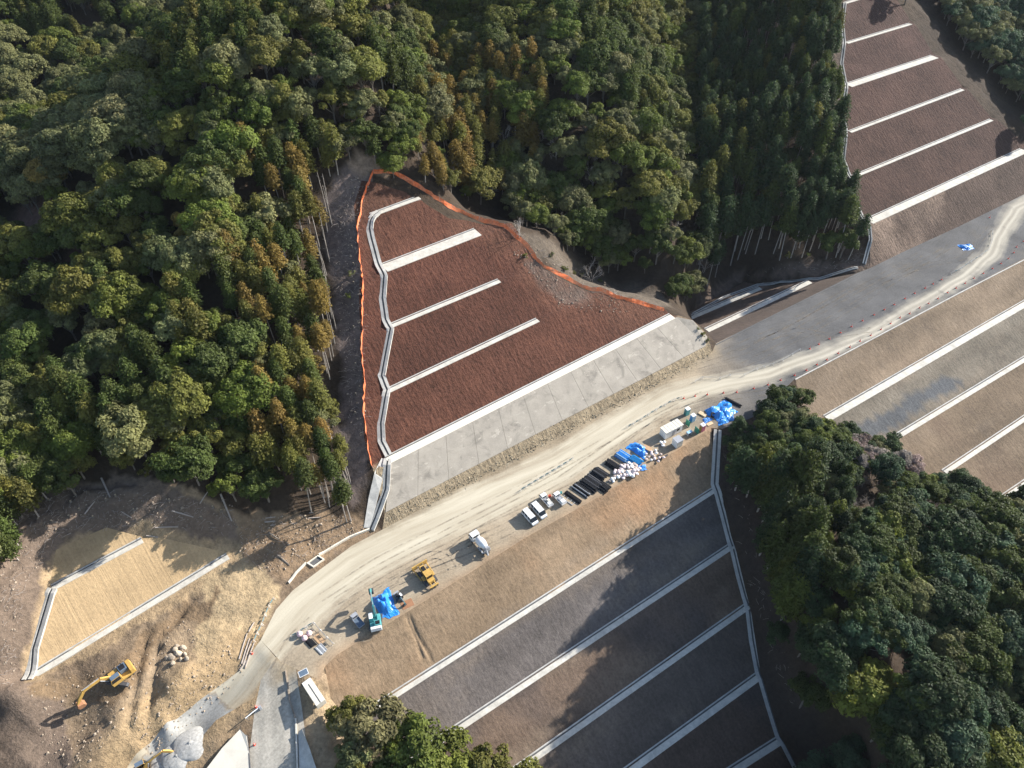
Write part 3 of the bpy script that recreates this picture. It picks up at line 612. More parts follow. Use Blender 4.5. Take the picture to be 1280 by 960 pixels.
PLACE = {1: 'on the left hillside', 2: 'on the ridge behind the fenced brown slope', 3: 'in the shaded valley left of the far brown slope', 4: 'behind the right edge of the far brown slope',
         5: 'on the knoll between the two embankments', 6: 'in the clump at the foot of the embankment', 7: 'on the far ridge at the back left'}
def zone_of(px, py, y):
    if px > 885 and py > 480: return 5
    if px > 380 and py > 830: return 6
    if px > 1090 and py < 300: return 4
    if px > 868: return 3
    if px > 470: return 2
    return 1
spots = []
def try_spots(step, seed):
    r = np.random.default_rng(seed); g = grid(-335, 340, 8, 560, step, .38)
    z = tps(g); px = PXa(np.column_stack([g, z])); k = (px[:, 0] > -170) & (px[:, 0] < 1500) & (px[:, 1] > -190) & (px[:, 1] < 1180); g = g[k]; px = px[k]
    ok = ~inpoly(g, DIRT) & ~inpoly(g, FOOT_D)
    for nm, poly, fz in POLYW: ok &= ~inpoly(g, poly)
    ok &= bnd_dist(g) > 2.2
    ok &= ~inpoly(g, PAVEW) & ~inpoly(g, TRACKW)
    for c in CLEAR: ok &= ~inpoly(px, c)
    # the foot of the picture: trees only in the clump
    low = (px[:, 0] < 885) & (px[:, 1] > 600); ok &= ~low | inpoly(px, [(-170, 600), (480, 600), (480, 660), (12, 660), (35, 670), (20, 740), (-5, 800), (-20, 1180), (-170, 1180)])
    return g[ok], px[ok]
g, px = try_spots(3.35, 3)
r = np.random.default_rng(99)
trees = []   # (x, y, z, kind, variant, colour name, scale, zone, px, py)
FRW = W3(FENCE_R); YT = G(1066, 880); patch = fbm(g[:, 0], g[:, 1], 38, 3); patch2 = fbm(g[:, 0] + 300, g[:, 1], 22, 3)
for (x, y), (u, v), pa, pb in zip(g, px, patch, patch2):
    zn = zone_of(u, v, y); q = r.random(); kind = 'broadleaf'; col = 'dark green'; sc = r.uniform(.62, 1.08)
    if zn == 1:
        edge = (u > 345 and 240 < v < 610); band = u > 285 and 200 < v < 600 and u > 300 + 40 * math.sin(v * .03)
        if edge and r.random() < .55 or (v > 560 and u > 380): kind = 'tall'; col = 'rusty orange brown' if q < .38 else 'olive green' if q < .7 else 'dark green'; sc = r.uniform(.6, .8)
        elif band and r.random() < .6: kind = 'cedar'; col = 'rusty orange brown' if q < .3 else 'olive green' if q < .6 else 'dark green'; sc = r.uniform(.72, 1.0)
        elif pb > .42: kind = 'cedar'; col = 'dark green' if q < .7 else 'olive green'; sc = r.uniform(.75, 1.05)
        else: col = 'grey green' if pa > .15 and q < .7 else 'olive green' if q < .36 else 'dark green' if q < .66 else 'bright green' if q < .82 else 'grey green' if q < .985 else 'rusty orange brown'
    elif zn == 2:
        if 520 < u < 680 and 80 < v < 250 and q < .6: kind = 'cedar'; col = 'rusty orange brown' if r.random() < .6 else 'olive green'; sc = r.uniform(.75, 1.0)
        elif pb > .4: kind = 'cedar'; col = 'dark green' if q < .85 else 'olive green'; sc = r.uniform(.8, 1.1)
        else: col = 'olive green' if pa > .05 and q < .6 else 'dark green' if q < .55 else 'grey green' if q < .8 else 'bright green'
        if kind == 'broadleaf' and 480 < u < 880 and v > 150 and r.random() < .06: kind = 'bare'; col = 'leafless grey'; sc = r.uniform(.8, 1.2)
    elif zn == 3:
        if r.random() < .9: kind = 'tall'; col = 'deep green' if q < .7 else 'dark green' if q < .93 else 'olive green'; sc = r.uniform(.72, 1.05) if v > 180 else r.uniform(.6, .9)
        else: col = 'dark green'
    elif zn == 4: col = 'grey green' if q < .5 else 'blue green'
    elif zn == 5:
        if (u < 1055 and v < 800) and r.random() < .85: kind = 'cedar'; col = 'deep green' if q < .4 else 'dark green' if q < .8 else 'bright green'; sc = r.uniform(1.1, 1.4) if v > 590 and u < 1010 else r.uniform(.62, .85)
        elif 1050 < u < 1180 and 540 < v < 690 and r.random() < .4: kind = 'bare'; col = 'leafless pinkish' if q < .6 else 'leafless grey'; sc = r.uniform(.7, 1)
        else: col = 'deep green' if q < .3 else 'dark green' if q < .52 else 'blue green' if q < .78 else 'grey green' if q < .86 else 'bright green' if q < .975 else 'yellow green'; sc *= .95
    if zn in (1, 2, 4, 5) and kind == 'broadleaf' and r.random() < (.3 if zn != 5 else .2): kind = 'big'; sc = r.uniform(.72, 1.05)
    if zn == 5 and v < 600: kind = 'broadleaf'; sc = r.uniform(.55, .8)
    elif zn == 5 and v < 640 and kind != 'cedar': sc *= .72
    if zn == 2:                                          # smaller trees just outside the fence
        fd = dist_poly(np.array([[x, y]]), FRW)[0][0]
        if fd < 22: sc *= .72 if kind != 'big' else .6
        if fd < 16 and kind == 'broadleaf' and q < .8: col = 'grey green' if q < .55 else 'olive green'
    if zn == 7: pass
    big_near = kind in ('cedar', 'tall', 'bare')
    if not big_near and r.random() < (.5 if zn != 5 else .3): continue
    if zn == 5 and (math.hypot(x - YT[0], y - YT[1]) < 6.5 or math.hypot(x - YT[0] - 7, y - YT[1] - 4) < 4): continue
    trees.append((x, y, kind, int(r.integers(9)), col, sc, zn, u, v))
# single trees the picture shows
FS = 1.25
FOOT = [(440, 907, 'broadleaf', 'olive green', .62), (470, 925, 'broadleaf', 'grey green', .78), (445, 955, 'broadleaf', 'grey green', .7), (520, 950, 'broadleaf', 'bright green', .85), (560, 975, 'broadleaf', 'yellow green', .8), (610, 985, 'broadleaf', 'olive green', .75),
        (655, 995, 'broadleaf', 'olive green', .7), (500, 990, 'broadleaf', 'dark green', .8), (580, 1010, 'broadleaf', 'bright green', .8), (446, 985, 'broadleaf', 'olive green', .6), (690, 1015, 'broadleaf', 'olive green', .7), (535, 1015, 'broadleaf', 'dark green', .8)]
for u, v, k, c, s_ in FOOT:
    p = G(u, v); trees.append((p[0], p[1], k, int(r.integers(9)), c, s_ * (1.55 if u > 450 else 1.25), 6, u, v))
p = G(1066, 880); trees.append((p[0], p[1], 'big', 1, 'yellow green', 1.02, 5, 1066, 880))
p = G(1172, 800); trees.append((p[0], p[1], 'broadleaf', 2, 'yellow green', .8, 5, 1172, 800))
for u, v in ((985, 500), (968, 520), (1000, 520), (945, 545), (955, 530), (975, 505)): p = G(u, v); trees.append((p[0], p[1], 'bare', 1, 'leafless grey', .62, 5, u, v))
for u, v in ((648, 296), (735, 345), (878, 340), (1016, 58), (740, 352)): p = G(u, v); trees.append((p[0], p[1], 'bare', 0, 'leafless grey', 1.0, zone_of(u, v, 0), u, v))
KN = {'broadleaf': ('broadleaf', 'broadleaf tree'), 'big': ('broadleaf', 'broadleaf tree'), 'cedar': ('cedar', 'conifer'), 'tall': ('cedar', 'conifer'), 'bare': ('bare', 'bare tree')}
cnt = {'broadleaf': [], 'cedar': [], 'bare': []}
for t in trees:
    x, y, kind, vi, col, sc, zn, u, v = t; z = gz(x, y); d = math.sqrt(x * x + y * y + (z - HC) ** 2); inn = -15 < u < 1295 and -5 < v < 1010
    cnt[KN[kind][0]].append((0 if inn else 1, d / sc / (1.5 if kind == 'big' else 1), z, t))
rest = []
for fam, L in cnt.items():
    L.sort(key=lambda q: q[:2])
    for i, (o_, d, z, (x, y, kind, vi, col, sc, zn, u, v)) in enumerate(L):
        if i < 295 and not o_:
            root, parts = PROTO[kind][vi % len(PROTO[kind])]; e = root.copy(); COL.objects.link(e)
            e.location = (x, y, z - .2); e.rotation_euler = (r.normal(0, .03), r.normal(0, .03), r.uniform(0, 6.28)); s1 = sc * r.uniform(.92, 1.08); e.scale = (sc, sc, s1)
            jit = r.uniform(.82, 1.2) * (.82 if zn == 5 and col != 'yellow green' else 1)  # knoll crowns darker: deeper greens, and their weaker light put into the colour
            for po in parts:
                c = po.copy(); COL.objects.link(c); c.parent = e; c.color = tuple(q * jit * r.uniform(.94, 1.06) for q in GREENS[col]) + (1,)
            big = 'broad round crowned ' if kind == 'big' else ''
            noun = {'cedar': 'conifer', 'tall': 'tall conifer', 'bare': 'tree'}.get(kind, 'broadleaf tree')
            lab = f'{big}{col} {noun} {PLACE[zn]}'.replace('green tall', 'green tall')
            if kind == 'big' and col == 'yellow green' and abs(u - 1066) < 2: lab = 'big bright yellow green round tree at the left foot of the knoll'
            tag(e, lab, 'tree', lab.replace(' tree ', ' trees ').replace(' conifer ', ' conifers '))
        else: rest.append((x, y, z, kind, vi, col, sc))
print('trees', {k: len(v) for k, v in cnt.items()}, 'rest', len(rest), time.time() - T0)
# the rest of the forest: one object that scatters the same trees
def forest():
    coll = bpy.data.collections.new('forest_tree_kinds'); order = []
    for kind in ('broadleaf', 'big', 'cedar', 'tall', 'bare'):
        for i, (root, (cr, tr)) in enumerate(PROTO[kind]): order.append((kind, i, cr, tr))
    idx = {}
    for n_, (kind, i, cr, tr) in enumerate(order):
        me = cr.data; nv = len(me.vertices); co = np.empty(nv * 3, np.float32); me.vertices.foreach_get('co', co)
        v = np.concatenate([co.reshape(-1, 3), np.array([tuple(q.co) for q in tr.data.vertices])]); f = [tuple(p.vertices) for p in me.polygons] + [tuple(q + nv for q in p.vertices) for p in tr.data.polygons]
        tone = np.empty(nv, np.float32); me.attributes['tone'].data.foreach_get('value', tone)
        o = mesh_obj('%02d_tree' % n_, v, f, [M['leaf_far'] if kind != 'bare' else M['bark_pale'], M['bark_pale' if kind in ('cedar', 'tall', 'bare') else 'bark']], None, [0] * len(me.polygons) + [1] * len(tr.data.polygons), False, list(tone) + [1] * len(tr.data.vertices))
        COL.objects.unlink(o); coll.objects.link(o); idx[(kind, i)] = n_
    n = len(rest); me = bpy.data.meshes.new('forest'); me.from_pydata([(q[0], q[1], q[2] - .2) for q in rest], [], [])
    A = lambda nm, ty, fld, dat: me.attributes.new(nm, ty, 'POINT').data.foreach_set(fld, np.array(dat).ravel())
    A('pick', 'INT', 'value', np.array([idx[(q[3], q[4] % len(PROTO[q[3]]))] for q in rest], np.int32)); A('size', 'FLOAT', 'value', np.array([q[6] for q in rest], np.float32))
    A('turn', 'FLOAT_VECTOR', 'vector', np.column_stack([r.normal(0, .03, n), r.normal(0, .03, n), r.uniform(0, 6.28, n)]).astype(np.float32))
    A('tint', 'FLOAT_COLOR', 'color', np.array([(*[c * j for c in GREENS[q[5]]], 1) for q, j in zip(rest, r.uniform(.8, 1.22, n))], np.float32))
    o = bpy.data.objects.new('forest', me); COL.objects.link(o); o['kind'] = 'stuff'
    ng = bpy.data.node_groups.new('forest', 'GeometryNodeTree'); ng.interface.new_socket('Geometry', in_out='INPUT', socket_type='NodeSocketGeometry'); ng.interface.new_socket('Geometry', in_out='OUTPUT', socket_type='NodeSocketGeometry')
    nd = lambda t: ng.nodes.new(t); gi, go = nd('NodeGroupInput'), nd('NodeGroupOutput'); io = nd('GeometryNodeInstanceOnPoints'); ci = nd('GeometryNodeCollectionInfo')
    ci.inputs['Collection'].default_value = coll; ci.inputs['Separate Children'].default_value = True; ci.inputs['Reset Children'].default_value = True
    def na(nm, ty): x = nd('GeometryNodeInputNamedAttribute'); x.data_type = ty; x.inputs['Name'].default_value = nm; return x.outputs['Attribute']
    L = ng.links.new; L(gi.outputs[0], io.inputs['Points']); L(ci.outputs[0], io.inputs['Instance']); io.inputs['Pick Instance'].default_value = True
    L(na('pick', 'INT'), io.inputs['Instance Index']); L(na('turn', 'FLOAT_VECTOR'), io.inputs['Rotation']); L(na('size', 'FLOAT'), io.inputs['Scale']); L(io.outputs[0], go.inputs[0])
    md = o.modifiers.new('scatter', 'NODES'); md.node_group = ng
forest()
# low shrubs on the cleared strips
SHR = [(656, 322, .9), (690, 321, .9), (706, 338, 1.0), (718, 343, .7), (727, 346, .9), (750, 352, .7), (878, 420, .9), (884, 428, .8), (872, 412, .7), (186, 592, 1.6), (440, 345, 1.1), (436, 372, .9), (1030, 200, 1.0), (1040, 225, 1.1), (1010, 320, .8), (985, 322, 1.2)]
for i, (u, v, s_) in enumerate(SHR):
    p = G(u, v); root, parts = PROTO['shrub'][i % 3]; e = root.copy(); COL.objects.link(e); e.location = p; e.scale = (s_,) * 3; e.rotation_euler = (0, 0, i)
    for po in parts: c = po.copy(); COL.objects.link(c); c.parent = e; c.color = (*GREENS[('olive green', 'grey green', 'bright green')[i % 3]], 1)
    lab = ('small green shrub on the bare strip outside the orange fence' if u < 800 and u > 600 else 'low green shrub at the right end of the concrete wall' if u > 800 and u < 900 else 'tan leaved shrub at the edge of the dirt' if u < 200 else 'dark shrub on the bare strip left of the orange fence' if u < 500 else 'shrub at the edge of the shaded valley forest')
    tag(e, lab, 'shrub', lab.replace('shrub', 'shrubs'))
print('forest done', time.time() - T0)
HAZE = 0.00003
# ------------------------------------------------------------------ mesh builder for things
class MB:
    def __init__(s): s.v = []; s.f = []
    def add(s, v, f): o = len(s.v); s.v += [tuple(p) for p in v]; s.f += [tuple(i + o for i in q) for q in f]; return s
    def box(s, x0, x1, y0, y1, z0, z1, tx=0, ty=0, tx1=None, b=.04):
        """box with chamfered upright edges; tx / tx1 pull in the rear / front of the top, ty its sides"""
        tx1 = tx if tx1 is None else tx1; b = min(b, (x1 - x0) * .2, (y1 - y0) * .2); V = []
        for z, a0, a1, t in ((z0, 0, 0, 0), (z1, tx, tx1, ty)):
            X0, X1, Y0, Y1 = x0 + a0, x1 - a1, y0 + t, y1 - t
            V += [(X0 + b, Y0, z), (X1 - b, Y0, z), (X1, Y0 + b, z), (X1, Y1 - b, z), (X1 - b, Y1, z), (X0 + b, Y1, z), (X0, Y1 - b, z), (X0, Y0 + b, z)]
        F = [(7, 6, 5, 4, 3, 2, 1, 0), (8, 9, 10, 11, 12, 13, 14, 15)] + [(i, (i + 1) % 8, 8 + (i + 1) % 8, 8 + i) for i in range(8)]
        return s.add(V, F)
    def cyl(s, p, q, r0, r1=None, n=10): return s.add(*tube([p, q], [r0, r0 if r1 is None else r1], n))
    def tube(s, pts, r, n=6): return s.add(*tube(pts, [r] * len(pts) if not hasattr(r, '__len__') else r, n))
    def prism(s, prof, y0, y1):
        n = len(prof); V = [(x, y0, z) for x, z in prof] + [(x, y1, z) for x, z in prof]
        return s.add(V, [tuple(range(n)), tuple(range(2 * n - 1, n - 1, -1))] + [(i + n, (i + 1) % n + n, (i + 1) % n, i) for i in range(n)])
    def slab(s, L, Rr, th, dz=0.0):
        """strip between two edges (same count of 3-D points), th thick, its top dz above them"""
        n = len(L); V = []
        for a, b in zip(L, Rr):
            a = np.asarray(a, float); b = np.asarray(b, float); V += [a + (0, 0, dz), b + (0, 0, dz), b + (0, 0, dz - th), a + (0, 0, dz - th)]
        F = [(0, 1, 2, 3), tuple(4 * (n - 1) + k for k in (3, 2, 1, 0))]
        for i in range(n - 1):
            for k in range(4): F.append((4 * i + k, 4 * i + 4 + k, 4 * i + 4 + (k + 1) % 4, 4 * i + (k + 1) % 4))
        return s.add(V, F)
    def obj(s, name, mat, parent=None, smooth=False):
        o = mesh_obj(name, s.v, s.f, M[mat] if isinstance(mat, str) else mat, parent, None, smooth)
        bm = bmesh.new(); bm.from_mesh(o.data); bmesh.ops.recalc_face_normals(bm, faces=bm.faces); bm.to_mesh(o.data); bm.free(); return o
def heading(front, rear):
    a, b = G(*front), G(*rear); m = (a + b) / 2; m[2] = gz(m[0], m[1]); return tuple(m), math.atan2(a[1] - b[1], a[0] - b[0])
def offset_line(P, o):
    P = np.asarray(P, float); out = []
    for i in range(len(P)):
        d = (P[min(i + 1, len(P) - 1)] - P[max(i - 1, 0)])[:2]; d /= np.linalg.norm(d) + 1e-9; out.append(P[i] + np.array((-d[1] * o, d[0] * o, 0)))
    return np.array(out)

# ------------------------------------------------------------------ concrete on the slopes
def berm(bs, where, names, w_gut=.34):
    for (a, b, z, w), lab in zip(bs, names):
        A_, B_ = U(*a, z), U(*b, z); t = thing('concrete_berm', lab, 'berm', tuple((A_ + B_) / 2), 0, where); o0 = (A_ + B_) / 2
        n = max(2, int(np.linalg.norm(B_ - A_) / 6)); line = [A_ + (B_ - A_) * k / n - o0 for k in range(n + 1)]
        L0 = np.array(line); jit = np.array([0] + [random.uniform(-.06, .06) for _ in range(n - 1)] + [0]); L0[:, 2] += jit * .3
        e = lambda o: offset_line(L0, o)
        g = min(w_gut, w * .2); inner = w / 2 - .28
        MB().slab(e(-w / 2), e(inner - g), .5, .14).obj('walkway', 'conc', t); MB().slab(e(inner - g), e(inner), .4, .02).obj('gutter', 'gutter', t); MB().slab(e(inner), e(w / 2), .5, .2).obj('curb', 'conc_grey', t)
berm(CUT_B[1:], 'concrete berms across the fenced brown slope', ['lowest narrow concrete berm on the fenced brown slope', 'concrete berm of middle length on the fenced brown slope', 'wide concrete berm with a pointed right end on the fenced brown slope', 'topmost short concrete berm on the fenced brown slope'])
berm([(PXa(ext(U(*a, z), U(*b, z), e_, 0)[0][None])[0], b, z, w) for (a, b, z, w), e_ in zip(LOW_B, (5, 16, 16, 14, 10))], 'concrete berms on the embankment below the road', ['longest concrete berm, just below the parked machines', 'concrete berm under the dark grey embankment panel', 'third concrete berm down the embankment, partly in tree shadow', 'fourth concrete berm down the embankment, mostly in tree shadow', 'shaded bottom corner concrete berm of the embankment'])
RLX = [(a, (1500, b[1] + (b[1] - a[1]) / (b[0] - a[0]) * (1500 - b[0])), z, w) for a, b, z, w in RLO_B]
berm(RLX, 'concrete berms on the right embankment', ['wide pale berm highest on the right embankment', 'double edged pale berm below the grey patch on the right embankment', 'third pale berm on the right embankment behind the knoll trees', 'lowest pale berm at the right edge of the photo'])
berm(RCU_B, 'concrete berms on the far brown slope', ['wide lowest concrete berm on the far brown slope', 'thin concrete berm second from bottom on the far brown slope', 'thin concrete berm third from bottom on the far brown slope', 'wide concrete berm halfway up the far brown slope', 'thin concrete berm above the wide one on the far brown slope', 'topmost concrete berm of the far brown slope at the photo edge'])
berm(FIL_B, 'concrete strips in the valley fill', ['long white concrete strip on the brown fill beside the far yard', 'shorter grey concrete strip at the foot of the shaded forest'])
berm(EXC_B, 'concrete berms on the tan slope', ['long concrete berm under the tan clay slope', 'short concrete berm across the top of the tan clay slope'])
def flume(px, label, group, hw=.95, gw=.24, onz=.34):
    P = resample([G(*p) for p in px], 1.0); P[:, 2] = [gz(*p[:2]) for p in P]; P[1:-1, 2] = np.maximum(P[1:-1, 2], (P[:-2, 2] + P[1:-1, 2] + P[2:, 2]) / 3); o0 = P[0].copy(); P = P - o0
    t = thing('drain_flume', label, 'drain channel', tuple(o0), 0, group); e = lambda o: offset_line(P, o)
    MB().slab(e(-hw), e(-gw), .6, onz).obj('channel_wall', 'conc_grey', t); MB().slab(e(gw), e(hw), .6, onz).obj('channel_wall', 'conc_grey', t); MB().slab(e(-gw), e(gw), .4, onz - .2).obj('channel_bed', 'gutter', t); return t
flume([(474, 265), (467, 270), (463, 277), (462, 286), (464, 297), (468, 312), (473, 331), (480, 345), (478, 372), (482, 400), (488, 411), (481, 448), (477, 470), (484, 488), (476, 530), (477, 552), (486, 570)], 'winding concrete drain flume down the left edge of the fenced brown slope', None, .95)
flume([(485, 574), (482, 612), (469, 648), (463, 662)], 'short steep drain flume at the left end of the grey concrete wall', None, 1.0)
flume([(897, 538), (893, 606), (904, 642), (915, 682), (924, 718), (935, 756), (941, 800), (950, 844), (962, 882), (975, 922), (1004, 975)], 'long zigzag concrete flume between the embankment and the wooded knoll', None, 1.0)
flume([(1056, 4), (1053, 30), (1055, 52), (1052, 80), (1058, 106), (1053, 140), (1057, 163), (1054, 200), (1064, 223), (1070, 255), (1084, 278), (1088, 300), (1080, 330)], 'thin drain flume down the left edge of the far brown slope', None, .6)
flume([(66, 736), (54, 772), (42, 812), (34, 850)], 'grey stepped drain flume at the left edge of the tan clay slope', None, 1.0)
flume([(866, 393), (905, 372), (946, 357), (975, 352), (1012, 349), (1072, 335)], 'curved thin drain channel between the valley fill and the shaded forest', None, .5)
# the sprayed concrete wall at the foot of the fenced slope
wl = thing('concrete_wall', 'long sloping grey concrete wall along the road below the fenced brown slope', 'retaining wall', tuple(U(484, 640, 1.6))); wo = U(484, 640, 1.6)
b0, b1 = U(482, 641, 1.6), U(882, 433, 1.6); t0, t1 = offs(U(484, 576, 8), U(842, 394, 8), -1.35)
npan = 12
for k in range(npan):
    q = [(k + .004) / npan, (k + .996) / npan]; lo = [b0 + (b1 - b0) * f - wo for f in q]; hi = [t0 + (t1 - t0) * f - wo for f in q]
    MB().slab([lo[0], hi[0]], [lo[1], hi[1]], .5, .22).obj('wall_panel', 'conc_wall', wl)
e0, e1, e2, e3 = U(888, 430, 1.5), U(880, 413, 4), U(866, 401, 6.6), U(844, 394, 8.0)
MB().slab([b1 - wo, t1 - wo], [(e0 + e1) / 2 - wo, e2 - wo], .5, .2).obj('wall_panel', 'conc_wall', wl)
ca, cb = U(484, 576, 8), U(840, 395.5, 8); n = 14; cl = np.array([ca + (cb - ca) * k / n - wo for k in range(n + 1)])
MB().slab(offset_line(cl, -1.35), offset_line(cl, .75), .5, .26).obj('cap_walkway', 'conc_cream', wl); MB().slab(offset_line(cl, .75), offset_line(cl, 1.1), .4, .1).obj('gutter', 'gutter', wl); MB().slab(offset_line(cl, 1.1), offset_line(cl, 1.4), .5, .3).obj('curb', 'conc_grey', wl)
wg = [[G(*p) for p in l] for l in ([(477, 573), (468, 592), (461, 622), (455, 660)], [(484, 576), (478, 600), (470, 632), (462, 660)])]
wg = [resample(l, 2.5) for l in wg]; m_ = min(len(wg[0]), len(wg[1])); ii = lambda a: np.array([a[int(round(k * (len(a) - 1) / (m_ - 1)))] for k in range(m_)])
wA, wB = ii(wg[0]), ii(wg[1])
for a in (wA, wB): a[:, 2] = [gz(*p[:2]) for p in a]
o0 = wA[0].copy(); t = MB().slab(wA - o0, wB - o0, .5, .16).obj('concrete_apron', 'conc_grey'); t.location = o0; tag(t, 'bluish shaded concrete apron beside the left end of the grey wall', 'concrete apron')
k = N('orange mesh netting', .8); tr_ = k.n('BsdfTransparent'); mx = k.n('MixShader'); k.col(k.mix(k.ramp(k.noise(.5, 3, .6, k.pos()), .35, .65), (.80, .17, .05), (.74, .24, .11))); k.put(mx.inputs[0], k.ramp(k.noise(1.1, 4, .7, k.pos()), .36, .6, .6, 1.0))
k.t.links.new(tr_.outputs[0], mx.inputs[1]); k.t.links.new(k.b.outputs[0], mx.inputs[2]); k.t.links.new(mx.outputs[0], k.t.nodes['Material Output'].inputs[0]); M['net'] = k.m
# orange mesh fences
def net_fence(px, label, lean, seed):
    rr = np.random.default_rng(seed); P = resample([G(*p) for p in px], 1.3); P[:, 2] = [gz(*p[:2]) for p in P]; o0 = P[0].copy(); P = P - o0; n = len(P)
    P[:, :2] += rr.normal(0, .12, (n, 2)); t = thing('safety_fence', label, 'fence', tuple(o0)); O = offset_line(P, 1.0) - P
    k = np.arange(n); sag = .10 * np.abs(np.sin(k * math.pi / 3)) + rr.uniform(0, .12, n); ln = lean * (1 + .5 * np.sin(k * .7 + seed)) + rr.normal(0, .10, n)
    V = []; F = []
    for i in range(n):
        base = P[i] + (0, 0, .05); top = P[i] + O[i] * ln[i] + (0, 0, 1.15 - sag[i]); mid = (base + top) / 2 + O[i] * rr.normal(0, .08); V += [base, mid, top]
    for i in range(n - 1):
        for q in (0, 1): F.append((3 * i + q, 3 * i + 3 + q, 3 * i + 4 + q, 3 * i + 1 + q))
    mesh_obj('netting', V, F, M['net'], t)
    for i in range(0, n, 3): MB().cyl(P[i] + (0, 0, -.3), P[i] + O[i] * ln[i] * .9 + (0, 0, 1.2), .03, n=5).obj('post', 'steel', t)
net_fence(FL := [(466, 586), (461, 565), (456, 520), (456, 480), (453, 440), (453, 400), (455, 360), (450, 320), (447, 288), (454, 250), (461, 230), (467, 217)], 'narrow orange mesh fence down the left edge of the brown slope', .12, 1)
net_fence([(467, 217), (490, 217), (505, 225), (532, 241), (560, 260), (582, 269), (605, 279), (640, 292), (661, 314), (680, 335), (710, 351), (740, 364), (765, 371), (800, 381), (829, 389)], 'wide orange mesh fence along the top and right edge of the brown slope', .65, 2)

# ------------------------------------------------------------------ vehicles
def wheels(t, xs, y, r, w=.22):
    for x in xs:
        for s in (-1, 1):
            ty = MB().cyl((x, s * y - w / 2, r), (x, s * y + w / 2, r), r, n=14).obj('wheel', 'rubber', t); MB().cyl((x, s * (y + w / 2) - .01, r), (x, s * (y + w / 2) + .02, r), r * .55, n=10).obj('rim', 'steel', ty)
def van(front, rear, label):
    loc, rz = heading(front, rear); t = thing('van', label, 'van', loc, rz, 'white vans parked side by side')
    MB().prism([(-2.25, .35), (2.1, .35), (2.32, .5), (2.32, .85), (1.95, 1.08), (-2.3, 1.12), (-2.32, .5)], -.85, .85).obj('body', 'white', t)
    MB().prism([(-2.3, 1.12), (1.93, 1.08), (1.2, 1.86), (-2.05, 1.9)], -.78, .78).obj('cabin_glass', 'glass', t)
    MB().box(-2.1, 1.22, -.76, .76, 1.86, 1.98, .06, .06).obj('roof', 'white', t)
    for x in (-2.12, -1.0, .1, 1.05):
        for s in (-1, 1): MB().prism([(x - .07, 1.08), (x + .09, 1.08), (x + .02, 1.9), (x - .08, 1.9)], s * .785 - .02, s * .785 + .02).obj('pillar', 'white', t)
    MB().box(2.3, 2.42, -.82, .82, .34, .58).obj('bumper', 'grey', t)
    for s in (-1, 1): MB().box(2.29, 2.36, s * .62 - .16, s * .62 + .16, .66, .82).obj('headlight', 'lightblue', t); MB().box(1.25, 1.45, s * .95 - .08, s * .95 + .08, 1.1, 1.28).obj('mirror', 'black', t)
    wheels(t, (-1.45, 1.4), .76, .31)
van((669.5, 656.5), (655, 640.5), 'left one of two white vans, nearer the mixer truck'); van((680.5, 648.5), (666, 632.5), 'right one of two white vans, against the loaded flatbeds')
def cab(t, x0, x1, w, z0, z1, mat='white'):
    c = MB().prism([(x0, z0), (x1, z0), (x1, z0 + (z1 - z0) * .5), (x1 - .18, z1 - .06), (x1 - .4, z1), (x0, z1)], -w, w).obj('cab', mat, t)
    h = z1 - z0; MB().prism([(x1 + .01, z0 + h * .52), (x1 + .03, z0 + h * .52), (x1 - .13, z1 - .12), (x1 - .17, z1 - .12)], -w * .88, w * .88).obj('windscreen', 'glass', c)
    for s in (-1, 1): MB().prism([(x0 + .25, z0 + h * .52), (x1 - .12, z0 + h * .52), (x1 - .3, z1 - .14), (x0 + .25, z1 - .14)], s * w - .012, s * w + .012).obj('side_window', 'glass', c); MB().box(x1 - .1, x1 + .05, s * (w + .15) - .07, s * (w + .15) + .07, z0 + h * .5, z0 + h * .8).obj('mirror', 'black', c)
    MB().box(x1, x1 + .1, -w, w, z0 - .1, z0 + .25).obj('bumper', 'grey', c); MB().box(x0 - .02, x0 + .02, -w * .7, w * .7, z0 + h * .55, z1 - .15).obj('rear_window', 'glass', c); return c
loc, rz = heading((590, 671), (611, 695)); t = thing('mixer_truck', 'white concrete mixer truck parked alone beside the dirt road', 'mixer truck', loc, rz)
cab(t, 1.55, 3.1, 1.02, .85, 2.75); MB().box(-3.1, 1.6, -.45, .45, .6, .95).obj('chassis', 'dark_steel', t)
pr = [(1.25, .35), (1.0, .75), (.1, 1.05), (-.9, 1.05), (-1.9, .72), (-2.5, .5)]; V, F = tube([(x, 0, 1.95 + (1.25 - x) * .13) for x, r_ in pr], [r_ for x, r_ in pr], 18); MB().add(V, F).obj('drum', 'white', t, True)
MB().box(-2.9, -2.3, -.5, .5, 2.5, 3.0, .1, .1).obj('hopper', 'grey', t); MB().tube([(-2.6, .1, 1.7), (-3.1, .2, 1.2), (-3.5, .3, .8)], .2).obj('chute', 'grey', t); MB().box(1.25, 1.5, -.9, .9, .95, 1.9).obj('water_tank', 'white', t)
MB().box(-2.75, -2.6, -.85, .85, .9, 2.3).obj('rear_frame', 'steel', t)
for s in (-1, 1): MB().box(-2.6, -.4, s * .95 - .2, s * .95 + .2, 1.02, 1.1).obj('mudguard', 'grey', t)
wheels(t, (-2.1, -1.0, 2.3), .85, .48, .3)
